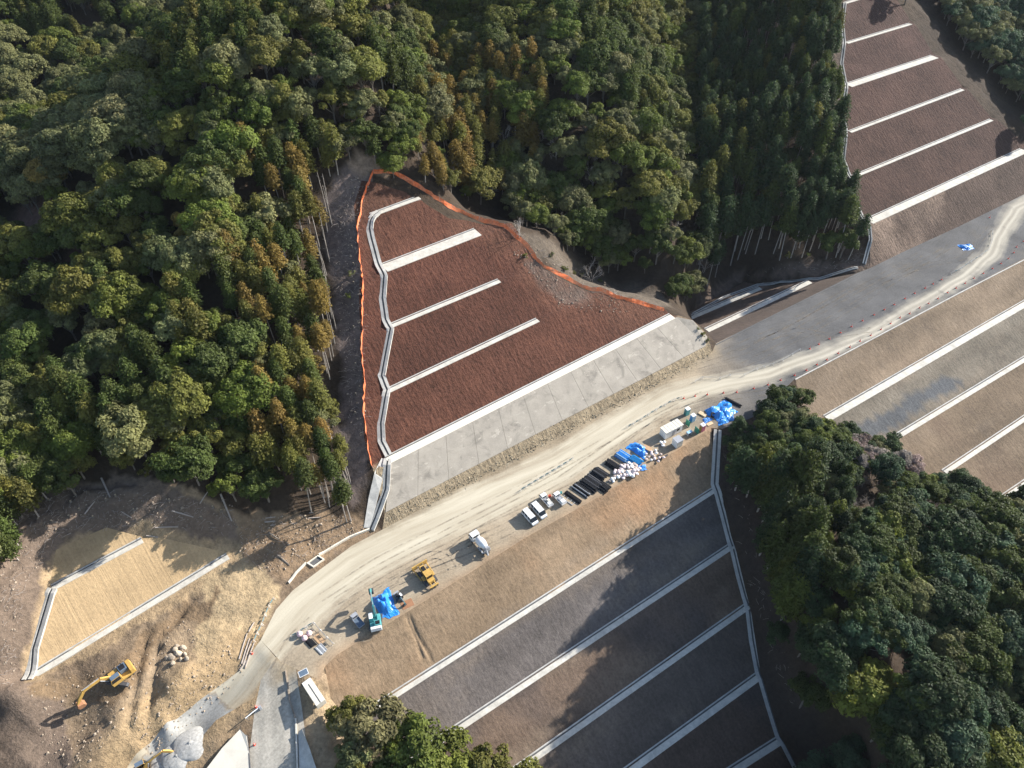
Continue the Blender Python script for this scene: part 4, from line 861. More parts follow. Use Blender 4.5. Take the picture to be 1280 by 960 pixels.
def flatbed(front, rear, label, L=1.7, load=None, col='white', bed='grey'):
    loc, rz = heading(front, rear); t = thing('flatbed_truck', label, 'truck', loc, rz); cab(t, L * .38, L, .72, .5, 1.78, col)
    MB().box(-L, L * .36, -.72, .72, .55, .72).obj('bed', bed, t)
    for s in (-1, 1): MB().box(-L, L * .36, s * .73 - .025, s * .73 + .025, .72, 1.0).obj('side_gate', col, t)
    MB().box(-L - .03, -L + .02, -.72, .72, .72, 1.0).obj('tail_gate', col, t); wheels(t, (-L * .6, L * .65), .62, .27, .18); return t
flatbed((441, 770), (454, 786), 'small silver pickup with an empty dark bed beside the teal excavator', 1.75, None, 'grey', 'bluegrey')
loc, rz = heading((386, 857), (403, 884)); t = thing('box_truck', 'cream topped white box truck at the foot of the tan slope', 'truck', loc, rz)
cab(t, 2.0, 3.2, .95, .7, 2.3); MB().box(-3.0, 1.9, -1.0, 1.0, .9, 2.6).obj('cargo_box', 'cream', t); MB().box(-2.95, 1.85, -.06, .1, 2.6, 2.64).obj('roof_seam', 'dark_steel', t); MB().box(-2.9, 2.0, -.4, .4, .55, .9).obj('chassis', 'dark_steel', t); wheels(t, (-1.9, 2.4), .8, .42, .28)
def tracks(t, L, y, w, h, mat='dark_steel'):
    for s in (-1, 1):
        prof = [(L * .5 * math.cos(a) * 0 + (L / 2 - h / 2) * (1 if math.cos(a) >= 0 else -1) + h / 2 * math.cos(a), h / 2 + h / 2 * math.sin(a)) for a in np.linspace(-math.pi / 2, 1.5 * math.pi, 17)[:-1]]
        MB().prism(prof, s * y - w / 2, s * y + w / 2).obj('track', mat, t)
def excavator(loc, rz, label, col, reach, size=1.0, arm_col=None, body_turn=0.0, wear='white', group=None):
    arm_col = arm_col or col; t = thing('excavator', label, 'excavator', loc, rz - body_turn, group); t.scale = (size,) * 3
    tracks(t, 4.2, 1.15, .6, .85); MB().box(-.9, .9, -.9, .9, .45, .95).obj('undercarriage', 'dark_steel', t)
    up = MB().box(-2.35, 1.55, -1.3, 1.3, 1.0, 1.35).obj('upper_body', col, t); up.rotation_euler = (0, 0, body_turn)
    MB().box(-2.6, -1.75, -1.28, 1.28, 1.1, 2.15, .12, .08).obj('counterweight', col if wear == col else wear, up)
    MB().box(-1.74, -.35, -1.25, .25, 1.36, 2.2, .05, .06).obj('engine_cover', 'bluegrey' if col == 'yellow' else col, up); MB().box(-1.5, -.6, -1.0, .0, 2.2, 2.26).obj('engine_vent', 'black', up)
    MB().box(-.3, 1.3, -1.25, -.55, 1.36, 1.85).obj('tank_box', col, up); MB().cyl((-1.2, -.9, 2.1), (-1.2, -.9, 2.75), .07).obj('exhaust', 'black', up)
    c = MB().prism([(-.3, 1.36), (1.5, 1.36), (1.62, 1.8), (1.35, 2.95), (-.25, 3.0)], .35, 1.28).obj('cab', col, up); MB().box(-.25, 1.3, .38, 1.25, 2.99, 3.06).obj('cab_roof', 'bluegrey' if col == 'yellow' else 'white', c)
    MB().prism([(-.1, 1.9), (1.5, 1.9), (1.28, 2.85), (-.1, 2.88)], .33, 1.30).obj('side_glass', 'glass', c); MB().prism([(1.62, 1.75), (1.66, 1.75), (1.40, 2.9), (1.35, 2.9)], .45, 1.2).obj('windscreen', 'glass', c)
    pts = reach; P = [(.9, 1.6)] + pts
    def link(a, b, w0, w1, y=.0, hw=.16):
        d = np.array((b[0] - a[0], b[1] - a[1])); d /= np.linalg.norm(d); nrm = np.array((-d[1], d[0])); A_ = np.array(a); B_ = np.array(b)
        m = (A_ + B_) / 2 + nrm * w0 * .15; return MB().prism([tuple(A_ - nrm * w0 * .5), tuple(m - nrm * w0 * .55), tuple(B_ - nrm * w1 * .5), tuple(B_ + nrm * w1 * .5), tuple(m + nrm * w0 * .6), tuple(A_ + nrm * w0 * .5)], y - hw, y + hw)
    bo = link(P[0], P[1], .55, .6, -.1).obj('boom', arm_col, up); b2 = link(P[1], P[2], .6, .4, -.1).obj('boom', arm_col, up); st = link(P[2], P[3], .5, .3, -.1).obj('stick', arm_col, up)
    for s in (-.42, .22): MB().cyl((1.4, s, 1.5), (P[1][0], s, P[1][1] - .1), .08).obj('hydraulic_cylinder', 'steel', up)
    MB().cyl((P[1][0], -.1, P[1][1] + .4), (P[2][0], -.1, P[2][1] + .42), .09).obj('hydraulic_cylinder', 'steel', up)
    q = P[3]; bk = MB().prism([(q[0] + .1, q[1] + .15), (q[0] - .75, q[1] - .1), (q[0] - 1.05, q[1] - .75), (q[0] - .65, q[1] - 1.05), (q[0] + .1, q[1] - .95), (q[0] + .32, q[1] - .3)], -.65, .45).obj('bucket', 'rust' if col == 'yellow' else 'dark_steel', up)
    return t
p = G(152, 848); q = G(110, 888); ang = math.atan2(q[1] - p[1], q[0] - p[0])
excavator(tuple(p), ang, 'yellow excavator digging on the loose dirt below the tan slope', 'yellow', [(2.6, 3.6), (5.4, 3.5), (7.3, 1.2)], 1.12, 'yellow', .9, 'yellow')
p = G(178, 968); q = G(214, 943); ang = math.atan2(q[1] - p[1], q[0] - p[0])
excavator(tuple(p), ang, 'yellow excavator arm and cab at the bottom edge by the gravel heaps', 'yellow', [(2.2, 3.6), (5.2, 4.6), (6.6, 2.0)], 1.0, 'yellow', .4, 'yellow')
p = G(470, 779); q = G(465, 742); ang = math.atan2(q[1] - p[1], q[0] - p[0])
excavator(tuple(p), ang, 'teal excavator with its arm raised beside the blue tarp', 'teal', [(2.2, 4.4), (4.6, 5.9), (6.6, 4.4)], .92, 'teal', .2, 'white')
p = G(499, 748); q = G(507, 757); ang = math.atan2(q[1] - p[1], q[0] - p[0])
excavator(tuple(p), ang, 'small dark mini excavator between the blue tarp and the bulldozer', 'dark_steel', [(2.0, 3.0), (3.6, 2.6), (4.6, 1.2)], .52, 'teal_dark', .5, 'grey')
loc, rz = heading((524, 708), (545, 737)); t = thing('bulldozer', 'big yellow bulldozer with blade and ripper parked on the dirt', 'bulldozer', loc, rz)
tracks(t, 4.3, 1.15, .62, 1.15); MB().box(.2, 2.5, -.62, .62, .9, 1.95, .05, .06).obj('engine_hood', 'yellow', t); MB().box(.6, 2.1, -.4, .4, 1.96, 2.02).obj('hood_grille', 'black', t); MB().cyl((1.5, .35, 1.9), (1.5, .35, 2.9), .09).obj('exhaust', 'black', t)
c = MB().box(-1.3, .3, -.8, .8, 1.3, 2.85, .12, .1).obj('cab', 'glass', t); MB().box(-1.4, .3, -.9, .9, 2.85, 3.0).obj('cab_roof', 'yellow', c); 
for x in (-1.2, .15):
    for s in (-1, 1): MB().box(x - .06, x + .06, s * .76 - .06, s * .76 + .06, 1.3, 2.86).obj('cab_post', 'yellow', c)
MB().box(-2.2, -1.3, -.8, .8, .9, 1.75).obj('fuel_tank', 'yellow', t); MB().box(-.9, .2, -1.5, 1.5, 1.2, 1.4).obj('fender', 'yellow', t)
MB().prism([(3.35, .1), (3.55, .15), (3.4, .7), (3.5, 1.5), (3.3, 1.5), (3.18, .7)], -1.95, 1.95).obj('blade', 'yellow', t)
for s in (-1, 1): MB().tube([(-.2, s * 1.62, .6), (3.2, s * 1.7, .5)], .13).obj('push_arm', 'yellow', t); MB().cyl((2.3, s * .5, 1.7), (3.25, s * .7, 1.0), .08).obj('lift_cylinder', 'steel', t)
rp = MB().box(-3.2, -2.9, -1.1, 1.1, .7, 1.1).obj('ripper_beam', 'yellow', t)
for s in (-.8, 0, .8): MB().prism([(-3.25, .9), (-2.95, .9), (-3.0, .3), (-2.75, .05), (-3.3, .3)], s - .08, s + .08).obj('ripper_tooth', 'dark_steel', rp)
for s in (-.5, .5): MB().tube([(-2.1, s, 1.3), (-3.0, s, 1.0)], .12).obj('ripper_arm', 'yellow', t)
MB().box(2.5, 2.62, -.55, .55, .85, 1.9).obj('radiator_grille', 'dark_steel', t)

# ------------------------------------------------------------------ site store: offices, toilets, tarps, pipes, sacks
def tarp(px, L, Wd, H, rz, label, seed, spread=1.25, name='tarp', mat='tarp'):
    rr = np.random.default_rng(seed); p = G(*px); nx, ny = 22, 18; V = []; F = []; pk = [(rr.uniform(-.6, .6), rr.uniform(-.6, .6), rr.uniform(.45, 1.0), rr.uniform(.25, .55)) for _ in range(7)]
    for i in range(nx):
        for j in range(ny):
            u = -1 + 2 * i / (nx - 1); w = -1 + 2 * j / (ny - 1); h = max(a * math.exp(-((u - x) ** 2 + (w - y) ** 2) / s ** 2) for x, y, a, s in pk); e = max(abs(u), abs(w)); h = h * (1 - e ** 6)
            fold = .10 * math.sin(5 * u + 7 * w + seed) * math.cos(4 * w - 3 * u); ex = 1 + .12 * math.sin(3 * math.atan2(w, u) + seed) + .06 * math.sin(7 * math.atan2(w, u))
            V.append((u * L / 2 * ex, w * Wd / 2 * ex, .06 + H * h + fold * (1 - e ** 4) * min(1, H) + rr.normal(0, .035)))
    for i in range(nx - 1):
        for j in range(ny - 1): F.append((i * ny + j, (i + 1) * ny + j, (i + 1) * ny + j + 1, i * ny + j + 1))
    o = mesh_obj(name, V, F, M[mat]); o.location = p; o.rotation_euler = (0, 0, rz); return tag(o, label, 'tarp')
RD = math.radians(32)                                    # the run of the road
tarp((482, 756), 6.4, 4.0, 2.3, R(118), 'bright blue tarp draped over a machine between the two excavators', 4)
tarp((902, 514), 7.6, 5.2, 1.8, R(30), 'crumpled blue tarp heaped over goods at the right end of the store', 6)
tarp((906, 524), 5.0, 2.8, .7, R(20), 'flat blue tarp spilling towards the bare bush at the platform edge', 8)
tarp((884, 525), 2.4, 1.5, .25, R(30), 'small flat blue tarp beside the pink sided toilet', 9)
tarp((798, 562), 5.2, 3.4, 1.2, R(-40), 'blue tarp over pipes between the pipe stacks and the timber', 10)
tarp((802, 585), 2.4, 1.6, .5, R(10), 'small crumpled blue tarp at the edge below the blue pipe stack', 12)
tarp((1208, 309), 4.6, 3.2, .7, R(10), 'small blue tarp lying alone on the far grey yard', 13)
def at(px, name, label, cat, rz, group=None): p = G(*px); return thing(name, label, cat, tuple(p), rz, group)
t = at((838, 541), 'site_office', 'long white prefab site office in the store beside the road', 'site office', RD)
MB().box(-2.9, 2.9, -1.2, 1.2, .15, 2.6).obj('wall', 'white', t); rf = MB().box(-3.0, 3.0, -1.3, 1.3, 2.6, 2.74).obj('roof', 'cream', t); MB().box(.9, 1.9, -1.24, -1.19, 1.2, 2.0).obj('window', 'glass', t); MB().box(-.6, .3, -1.24, -1.19, .2, 2.1).obj('door', 'grey', t); MB().box(-2.9, 2.9, -1.1, 1.1, 0, .15).obj('skid', 'dark_steel', t)
for x in (-2, -1, 0, 1, 2): MB().box(x - .03, x + .03, -1.3, 1.3, 2.74, 2.79).obj('roof_rib', 'cream', rf)
t = at((846, 556), 'storage_shed', 'small square white storage shed in front of the site office', 'shed', RD)
MB().box(-1.05, 1.05, -.95, .95, .05, 2.25).obj('wall', 'white', t); rf = MB().box(-1.12, 1.12, -1.02, 1.02, 2.25, 2.36).obj('roof', 'grey', t)
for s in (-.45, .45): MB().box(s - .42, s + .42, -.99, -.94, .1, 2.1).obj('door', 'cream', t)
t = at((861, 543), 'generator', 'low pale generator box between the office and the toilets', 'generator', RD); MB().box(-.8, .8, -.45, .45, .1, 1.05).obj('housing', 'grey', t); MB().box(-.5, .1, -.46, -.44, .3, .85).obj('vent', 'black', t); MB().box(-.75, .75, -.4, .4, 1.05, 1.1).obj('lid', 'lightblue', t)
for px, wall, door, lab in (((858, 518), 'teal', 'teal_dark', 'portable toilet with teal sides, furthest left of the three'), ((865, 526), 'lightblue', 'tarp', 'portable toilet with a blue side, middle of the three'), ((877, 538), 'pink', 'yellow', 'portable toilet with a pink side, nearest the blue tarps')):
    t = at(px, 'portable_toilet', lab, 'toilet', RD, 'portable toilets'); MB().box(-.62, .62, -.55, .55, .08, 2.3).obj('cabin', wall, t); MB().box(-.66, .66, -.6, .6, 2.3, 2.42, .05, .05).obj('roof', 'white', t); MB().box(-.66, -.61, -.38, .38, .15, 2.1).obj('door', door, t); MB().box(.1, .3, -.2, .2, 2.42, 2.52).obj('roof_vent', 'white', t)
for px, lab in (((859, 532), 'dark green panel standing before the blue sided toilet'), ((870, 541), 'dark green panel standing before the pink sided toilet')):
    t = at(px, 'screen_panel', lab, 'panel', RD, 'green panels by the toilets'); MB().box(-.07, .07, -.75, .75, .1, 2.0).obj('sheet', 'green', t)
    for s in (-.6, .6): MB().box(-.4, .3, s - .05, s + .05, 0, .1).obj('foot', 'steel', t)
def plank_stack(px, rz, label, mat, n, L, w, th, name='board_stack', part='board', cat='boards'):
    t = at(px, name, label, cat, rz)
    for k in range(n): MB().box(-L / 2 + random.uniform(-.08, .08), L / 2 + random.uniform(-.08, .08), -w / 2 + random.uniform(-.06, .06), w / 2, k * th, (k + .85) * th).obj(part, mat, t)
plank_stack((878, 518), R(-40), 'stack of pale plywood beside the toilets', 'plywood', 4, 2.0, 1.1, .08); plank_stack((887, 530), R(30), 'loose pale boards at the top of the long flume', 'plywood', 3, 1.8, .9, .07); plank_stack((809, 561), R(-35), 'stack of brown timber beside the blue tarp', 'wood', 5, 2.2, 1.3, .1)
plank_stack((399, 799), R(-42), 'brown boards beside the three pinkish bulk bags', 'wood', 2, 2.4, 1.5, .06); plank_stack((509, 755), R(28), 'rusty steel plate lying beside the mini excavator', 'rust', 1, 2.6, 1.9, .06, 'steel_plate', 'plate', 'steel plate')
def pipes(px, rz, label, mat, rows, r_, L, group=None, alt=None, name='pipe_stack'):
    t = at(px, name, label, 'pipes', rz, group); k = 0
    for j, n in enumerate(rows):
        for i in range(n):
            y = (i - (n - 1) / 2) * r_ * 2.08; z = r_ + j * r_ * 1.75; o = random.uniform(-.3, .3); m = alt if alt and k % 4 == 1 else mat; k += 1
            MB().cyl((-L / 2 + o, y, z), (L / 2 + o, y, z), r_, n=8).obj('pipe', m, t)
    return t
PR = R(-42)
pipes((716, 622), PR, 'few dark pipes at the left end of the pipe store', 'black', (5, 2), .14, 4.8); pipes((727, 613), PR, 'black pipe stack with one pale pipe, left of the wide stack', 'black', (9, 7, 3), .14, 4.6, None, 'steel'); pipes((739, 605), PR, 'widest black pipe stack in the middle of the pipe store', 'black', (14, 12, 8), .15, 4.6, None, 'dark_steel')
pipes((754, 609), PR, 'short black pipe stack on the slope side of the store', 'black', (10, 8, 4), .14, 3.0); pipes((750, 593), PR, 'black pipe stack beside the road in the store', 'black', (11, 9, 6), .14, 3.8, None, 'dark_steel'); pipes((766, 582), PR, 'black pipe stack nearest the pinkish sack heaps', 'black', (8, 6, 4), .15, 3.8)
pipes((779, 571), PR, 'stack of blue pipes with white bands left of the blue tarp', 'tarp', (9, 8, 6), .16, 3.2, None, 'lightblue'); pipes((794, 577), PR, 'stack of plain blue pipes on the slope side of the store', 'blue_pipe', (10, 8, 5), .15, 3.2)
pipes((916, 503), R(-40), 'black pipes leaning beside the heaped blue tarp', 'black', (4, 2), .14, 4.8); pipes((401, 811), R(-42), 'row of pale scaffold tubes by the corner barrier', 'steel', (8,), .10, 2.2, None, 'white'); pipes((389, 804), R(-42), 'bundle of black tubes behind the bulk bags', 'black', (6, 4), .11, 2.0); pipes((828, 572), R(30), 'few grey pipes on the ground below the storage shed', 'dark_steel', (3,), .08, 3.5)
def sack_mesh():
    V = []; F = []; n, m = 9, 6
    for j in range(m + 1):
        b = math.pi * (j / m - .5)
        for i in range(n): a = 2 * math.pi * i / n; rr_ = math.cos(b) ** .55 if abs(math.cos(b)) > 1e-6 else 0; V.append((rr_ * math.cos(a) * (1 + .1 * math.sin(3 * a)), rr_ * math.sin(a), math.sin(b) * .9 + (.12 if j == m else 0)))
    for j in range(m):
        for i in range(n): F.append((j * n + i, j * n + (i + 1) % n, (j + 1) * n + (i + 1) % n, (j + 1) * n + i))
    return V, F
M['sack_tan'] = paint('tan woven sack', (.50, .40, .34), .9, .3)
SV, SF = sack_mesh(); sm = {}
for mt in ('sack', 'sack_pink', 'white', 'sack_tan'): o = mesh_obj('bulk_sack', SV, SF, M[mt], None, None, True); sm[mt] = o.data; bpy.data.objects.remove(o)
def sacks(px, n, spread, size, mt, label, group, name='bulk_sack'):
    for i in range(n):
        p = G(*px); a = i * 2.4; d = spread * math.sqrt(i / n); o = bpy.data.objects.new(name, sm[mt if i % 4 in (1, 2) else ('sack_tan', 'white')[i % 4 // 3]]); COL.objects.link(o); up = max(0, (1 - d / spread)) * size * 1.1 * (i % 2)
        o.location = (p[0] + d * math.cos(a) * 1.2, p[1] + d * math.sin(a), p[2] + size * .75 + up); o.scale = (size * random.uniform(.8, 1.15), size * random.uniform(.8, 1.15), size * random.uniform(.45, .8)); o.rotation_euler = (random.uniform(-.3, .3), random.uniform(-.3, .3), random.uniform(0, 6)); tag(o, label, 'sack', group)
sacks((787, 588), 26, 2.3, .56, 'sack', 'pale sack in the larger heap beside the blue pipe stacks', 'pale sacks in the larger heap'); sacks((775, 594), 15, 1.6, .52, 'sack', 'pale sack in the smaller heap beside the black pipes', 'pale sacks in the smaller heap'); sacks((766, 601), 5, .7, .42, 'white', 'white sack in the little pile among black pipes', 'white sacks among the black pipes')
sacks((828, 556), 4, .8, .5, 'white', 'white sack before the left end of the site office', 'white sacks before the office'); sacks((817, 571), 14, 2.2, .42, 'sack', 'pinkish rubbish sack at the slope edge below the timber', 'rubbish sacks at the slope edge')
for px, lab in (((375, 794), 'leftmost round pinkish bulk bag at the road bend'), ((381, 799), 'middle round pinkish bulk bag, nearest the camera'), ((387, 793), 'rightmost round pinkish bulk bag with an open top')):
    p = G(*px); o = bpy.data.objects.new('bulk_bag', sm['sack_pink']); COL.objects.link(o); o.location = (p[0], p[1], p[2] + .5); o.scale = (.66, .66, .62); tag(o, lab, 'bulk bag', 'bulk bags at the road bend'); 
    lp = MB().tube([(-.3, 0, .85), (-.1, 0, 1.1), (.1, 0, 1.1), (.3, 0, .85)], .07).obj('lifting_loop', 'white', o)
t = flatbed((676, 620), (690, 636), 'white flatbed carrying pale machinery next to the vans', 2.0)
for k, (x, y, sx, sy, h) in enumerate(((-1.3, .1, .5, .5, .7), (-.5, -.2, .4, .4, .9), (.2, .2, .35, .4, .5))): MB().box(x - sx, x + sx, y - sy, y + sy, .72, .72 + h, .1, .1).obj('load', ('white', 'cream', 'grey')[k], t)
t = flatbed((692, 618), (707, 634), 'white flatbed loaded with boxes right of the pale machinery', 1.9)
for k, (x, y, sx, sy, h) in enumerate(((-1.2, 0, .55, .6, .8), (-.1, .1, .5, .5, .6))): MB().box(x - sx, x + sx, y - sy, y + sy, .72, .72 + h, .08, .08).obj('load', ('white', 'grey')[k], t)
for px, m_, lab, cat in (((687, 621), 'cone_red', 'red fuel can between the two loaded flatbeds', 'fuel can'), ((695, 620), 'cone_red', 'red fuel can nearer the road by the loaded flatbed', 'fuel can'), ((701, 617), 'teal', 'teal jerry can behind the loaded flatbed', 'fuel can')):
    t = at(px, 'fuel_can', lab, cat, R(20)); MB().box(-.3, .3, -.2, .2, 0, .7).obj('body', m_, t); MB().tube([(-.15, 0, .7), (-.12, 0, .82), (.12, 0, .82), (.15, 0, .7)], .03).obj('handle', 'black', t); MB().cyl((.22, 0, .68), (.22, 0, .78), .06).obj('cap', 'black', t)
t = at((711, 625), 'crate_frame', 'grey steel frame lying before the dark pipes', 'frame', PR); MB().box(-1.7, 1.7, -.75, -.62, .05, .2).obj('rail', 'steel', t); MB().box(-1.7, 1.7, .62, .75, .05, .2).obj('rail', 'steel', t)
for x in (-1.6, -.5, .6, 1.6): MB().box(x - .06, x + .06, -.62, .62, .06, .18).obj('crossbar', 'steel', t)
for px, lab in (((891, 520), 'worn tyre leaning at the left side of the heaped blue tarp'),):
    p = G(*px); V = []; F = []; n, m = 20, 8
    for i in range(n):
        for j in range(m): a = 2 * math.pi * i / n; b = 2 * math.pi * j / m; V.append(((.6 + .2 * math.cos(b)) * math.cos(a), (.6 + .2 * math.cos(b)) * math.sin(a), .2 * math.sin(b)))
    for i in range(n):
        for j in range(m): F.append((i * m + j, ((i + 1) % n) * m + j, ((i + 1) % n) * m + (j + 1) % m, i * m + (j + 1) % m))
    o = mesh_obj('tyre', V, F, M['rubber'], None, None, True); o.location = (p[0], p[1], p[2] + .45); o.rotation_euler = (.7, .2, .4); tag(o, lab, 'tyre')

# ------------------------------------------------------------------ cones and barricades
def cone_proto():
    t = thing('traffic_cone', '', 'cone'); MB().box(-.2, .2, -.2, .2, 0, .05).obj('base', 'cone_red', t); MB().cyl((0, 0, .05), (0, 0, .75), .15, .035, 10).obj('cone_body', 'cone_red', t); MB().cyl((0, 0, .35), (0, 0, .5), .105, .079, 10).obj('white_band', 'white', t); return t
cp = cone_proto(); first = [True]
def cone(px, label, group=None, s_=1.15):
    c = cp if first[0] else dup(cp); first[0] = False; c.location = G(*px); c.scale = (s_,) * 3; c['label'] = label
    if group: c['group'] = group
    elif 'group' in c: del c['group']
UP = [(430, 384), (462, 368), (499, 349), (538, 327), (577, 306), (616, 285), (657, 264), (693, 246), (728, 228), (766, 207), (800, 188), (837, 170), (865, 155), (895, 140)]
for a in UP: cone((860 + a[0] / 2.824, 300 + a[1] / 2.824), 'small red cone on the upper edge of the curving haul track', 'cones on the upper edge of the haul track', 1.15)
LO = [(25, 551), (68, 546), (125, 540), (172, 537), (232, 524), (282, 511), (327, 495), (376, 478), (418, 460), (455, 440), (490, 423), (530, 400), (571, 378), (607, 357), (645, 337), (681, 316), (715, 295), (748, 275), (782, 260), (817, 240), (849, 224), (882, 207), (916, 186), (946, 170), (978, 153), (1009, 135), (1042, 118), (1075, 101), (1105, 83), (1131, 66), (1150, 45), (1160, 25), (1185, 5)]
for a in LO: cone((860 + a[0] / 2.824, 300 + a[1] / 2.824), 'small red cone on the lower edge of the curving haul track', 'cones on the lower edge of the haul track', 1.15)
for a, l in (((854.7, 498), 'red cone at the road edge above the site office'), ((1237, 272), 'red cone beside the far bend of the haul track'), ((320, 884), 'left one of two red cones at the white barrier arm'), ((324.5, 884), 'right one of two red cones at the white barrier arm'), ((318, 931), 'lone red cone at the left edge of the paved road'), ((315, 817), 'red cone by the pole pile at the road bend')): cone(a, l)
def barricade(p0, p1, board=True, name='pipe_barricade'):
    a, b = G(*p0), G(*p1); d = b - a; L = float(np.linalg.norm(d[:2])); t = thing(name, '', 'barricade', tuple((a + b) / 2), math.atan2(d[1], d[0]))
    for x in (-L / 2 + .1, L / 2 - .1): MB().tube([(x, -.3, 0), (x, 0, .95), (x, .3, 0)], .035, 5).obj('leg_frame', 'white', t)
    for z in (.42, .86): MB().cyl((-L / 2, 0, z), (L / 2, 0, z), .03, n=6).obj('rail', 'steel', t)
    
    if board: MB().box(-.45, .45, -.015, .015, .5, .8).obj('board', 'teal_dark', t)
    return t
def row(pts, label, group, board=True):
    for p0, p1 in zip(pts[:-1], pts[1:]): t = barricade(p0, p1, board); tag(t, label, 'barricade', group)
row([(650 + 74 / 10 * k, 614 - 4.45 * k) for k in range(0, 10)], 'low pipe barricade in the row between the dirt road and the vans', 'barricades between the road and the vans')
row([(783, 535), (791, 531), (801, 525), (810, 519.5), (819.5, 513.5), (831, 507), (842, 501), (852, 498)], 'low pipe barricade in the row above the site office', 'barricades above the site office')
row([(363.5, 797), (373, 791.5), (383, 785), (392.5, 779.5)], 'low pipe barricade along the road side of the bulk bags', 'barricades on the road side of the bulk bags')
row([(392.5, 779.5), (400.5, 789), (409, 798), (417, 806)], 'low pipe barricade closing the right side of the bulk bag store', 'barricades on the right side of the bulk bags')
row([(343, 748), (337, 759), (332, 770), (328, 782), (322, 793), (318, 803)], 'low pipe barricade on the outer edge of the road bend', 'barricades on the outer edge of the bend')
row([(868, 478), (878, 473), (900, 474), (912, 470), (930, 470), (946, 462), (955, 459), (966, 456), (978, 451), (990, 444), (1000, 438)], 'low pale pipe barricade along the near end of the haul track', 'barricades along the haul track', False)
row([(1188, 343), (1200, 337), (1213, 328), (1226, 320), (1236, 312), (1240, 300), (1240, 288)], 'low pipe barricade along the far bend of the haul track', 'barricades at the far bend')
a, b = G(326, 886), G(309, 901); d = b - a; L = float(np.linalg.norm(d)); t = thing('barrier_arm', 'white barrier arm angled across the verge by two cones', 'barrier', tuple(a), math.atan2(d[1], d[0])); MB().tube([(0, 0, .9), (L * .5, 0, 1.0), (L, 0, .9)], .11).obj('arm', 'white', t); MB().box(-.25, .25, -.25, .25, 0, 1.1).obj('stand', 'grey', t); MB().cyl((L - .2, 0, 0), (L - .2, 0, .9), .06).obj('rest_post', 'steel', t)
t = at((381, 845), 'solar_panel', 'tilted dark solar panel in a white frame on a post', 'solar panel', R(30)); MB().cyl((0, 0, -.2), (0, 0, 1.5), .06).obj('post', 'steel', t)
fr = MB().box(-.95, .95, -.7, .7, 1.5, 1.56).obj('frame', 'white', t); fr.location = (0, 0, 0); MB().box(-.84, .84, -.6, .6, 1.56, 1.575).obj('panel', 'bluegrey', fr)

# ------------------------------------------------------------------ walls and drains beside the road, foot of the picture
def kerb(px, label, name, w, h, mat='conc', cat='wall', base=.4):
    P = resample([G(*p) for p in px], 1.5); P[:, 2] = [gz(*p[:2]) for p in P]; o0 = P[0].copy(); P -= o0; o = MB().slab(offset_line(P, -w / 2), offset_line(P, w / 2), h + base, h).obj(name, mat); o.location = o0; return tag(o, label, cat)
kerb([(361, 729), (370, 717), (383, 704)], 'low pale drain wall left of the open catch basin', 'drain_wall', .35, .5, 'conc_cream'); kerb([(399, 694), (418, 683), (437, 672), (462, 662)], 'low pale drain wall from the catch basin to the flume', 'drain_wall', .35, .5, 'conc_cream')
cb = [G(*p) for p in ((384, 705), (398, 695), (406, 700), (392, 710))]; cc = sum(cb) / 4; t = thing('catch_basin', 'open square concrete catch basin with a dark inside by the road', 'catch basin', tuple(cc)); cb = [p - cc for p in cb]
for a, b in zip(cb, cb[1:] + cb[:1]): MB().slab([a, b], [a * .84, b * .84], 1.2, .5).obj('wall', 'conc_cream', t)
MB().slab([cb[0] * .84, cb[3] * .84], [cb[1] * .84, cb[2] * .84], .1, .12).obj('floor', 'gutter', t)
kerb([(357, 838), (360, 858), (362, 876), (369, 897)], 'ragged low edge of the raised verge right of the paved road', 'verge_edge', .25, .22, 'clod', 'kerb'); kerb([(370, 899), (371, 922), (373, 985)], 'thin pale kerb along the right side of the paved road', 'road_kerb', .28, .5, 'conc', 'kerb')
wp = [[(373, 918), (374, 940), (375, 990)], [(379, 914), (387, 934), (406, 990)]]; wL, wR = [np.array([G(*p) for p in l]) for l in wp]; wL[:, 2] += .2; wR[:, 2] += 1.3; o0 = wL[0].copy(); o = MB().slab(wL - o0, wR - o0, .8, .1).obj('wing_wall', 'conc_grey'); o.location = o0; tag(o, 'grey shaded concrete wing wall right of the paved road', 'wall')
sp = [[(300, 912), (278, 935), (240, 985)], [(308, 920), (311, 940), (314, 985)]]; wL, wR = [np.array([U(*p, z) for p, z in zip(l, (-1.5, -2.1, -3.4))]) for l in sp]; o0 = wL[0].copy(); o = MB().slab(wL - o0, wR - o0, .8, .1).obj('concrete_slab', 'conc_cream'); o.location = o0; tag(o, 'bright cream concrete slab left of the paved road', 'slab')
kerb([(309, 920), (312, 945), (315, 985)], 'dark edge rail between the cream slab and the paved road', 'edge_rail', .14, .7, 'dark_steel', 'rail')
kerb([(994, 474.5), (1060, 440), (1130, 403), (1200, 366), (1280, 325), (1400, 262)], 'thin grey ditch edge along the lower side of the haul track', 'ditch_edge', .35, .12, 'conc_grey', 'ditch')
kerb([(895, 431), (980, 388), (1072, 343)], 'thin dark edge between the valley fill and the far yard', 'ditch_edge', .3, .1, 'gutter', 'ditch')

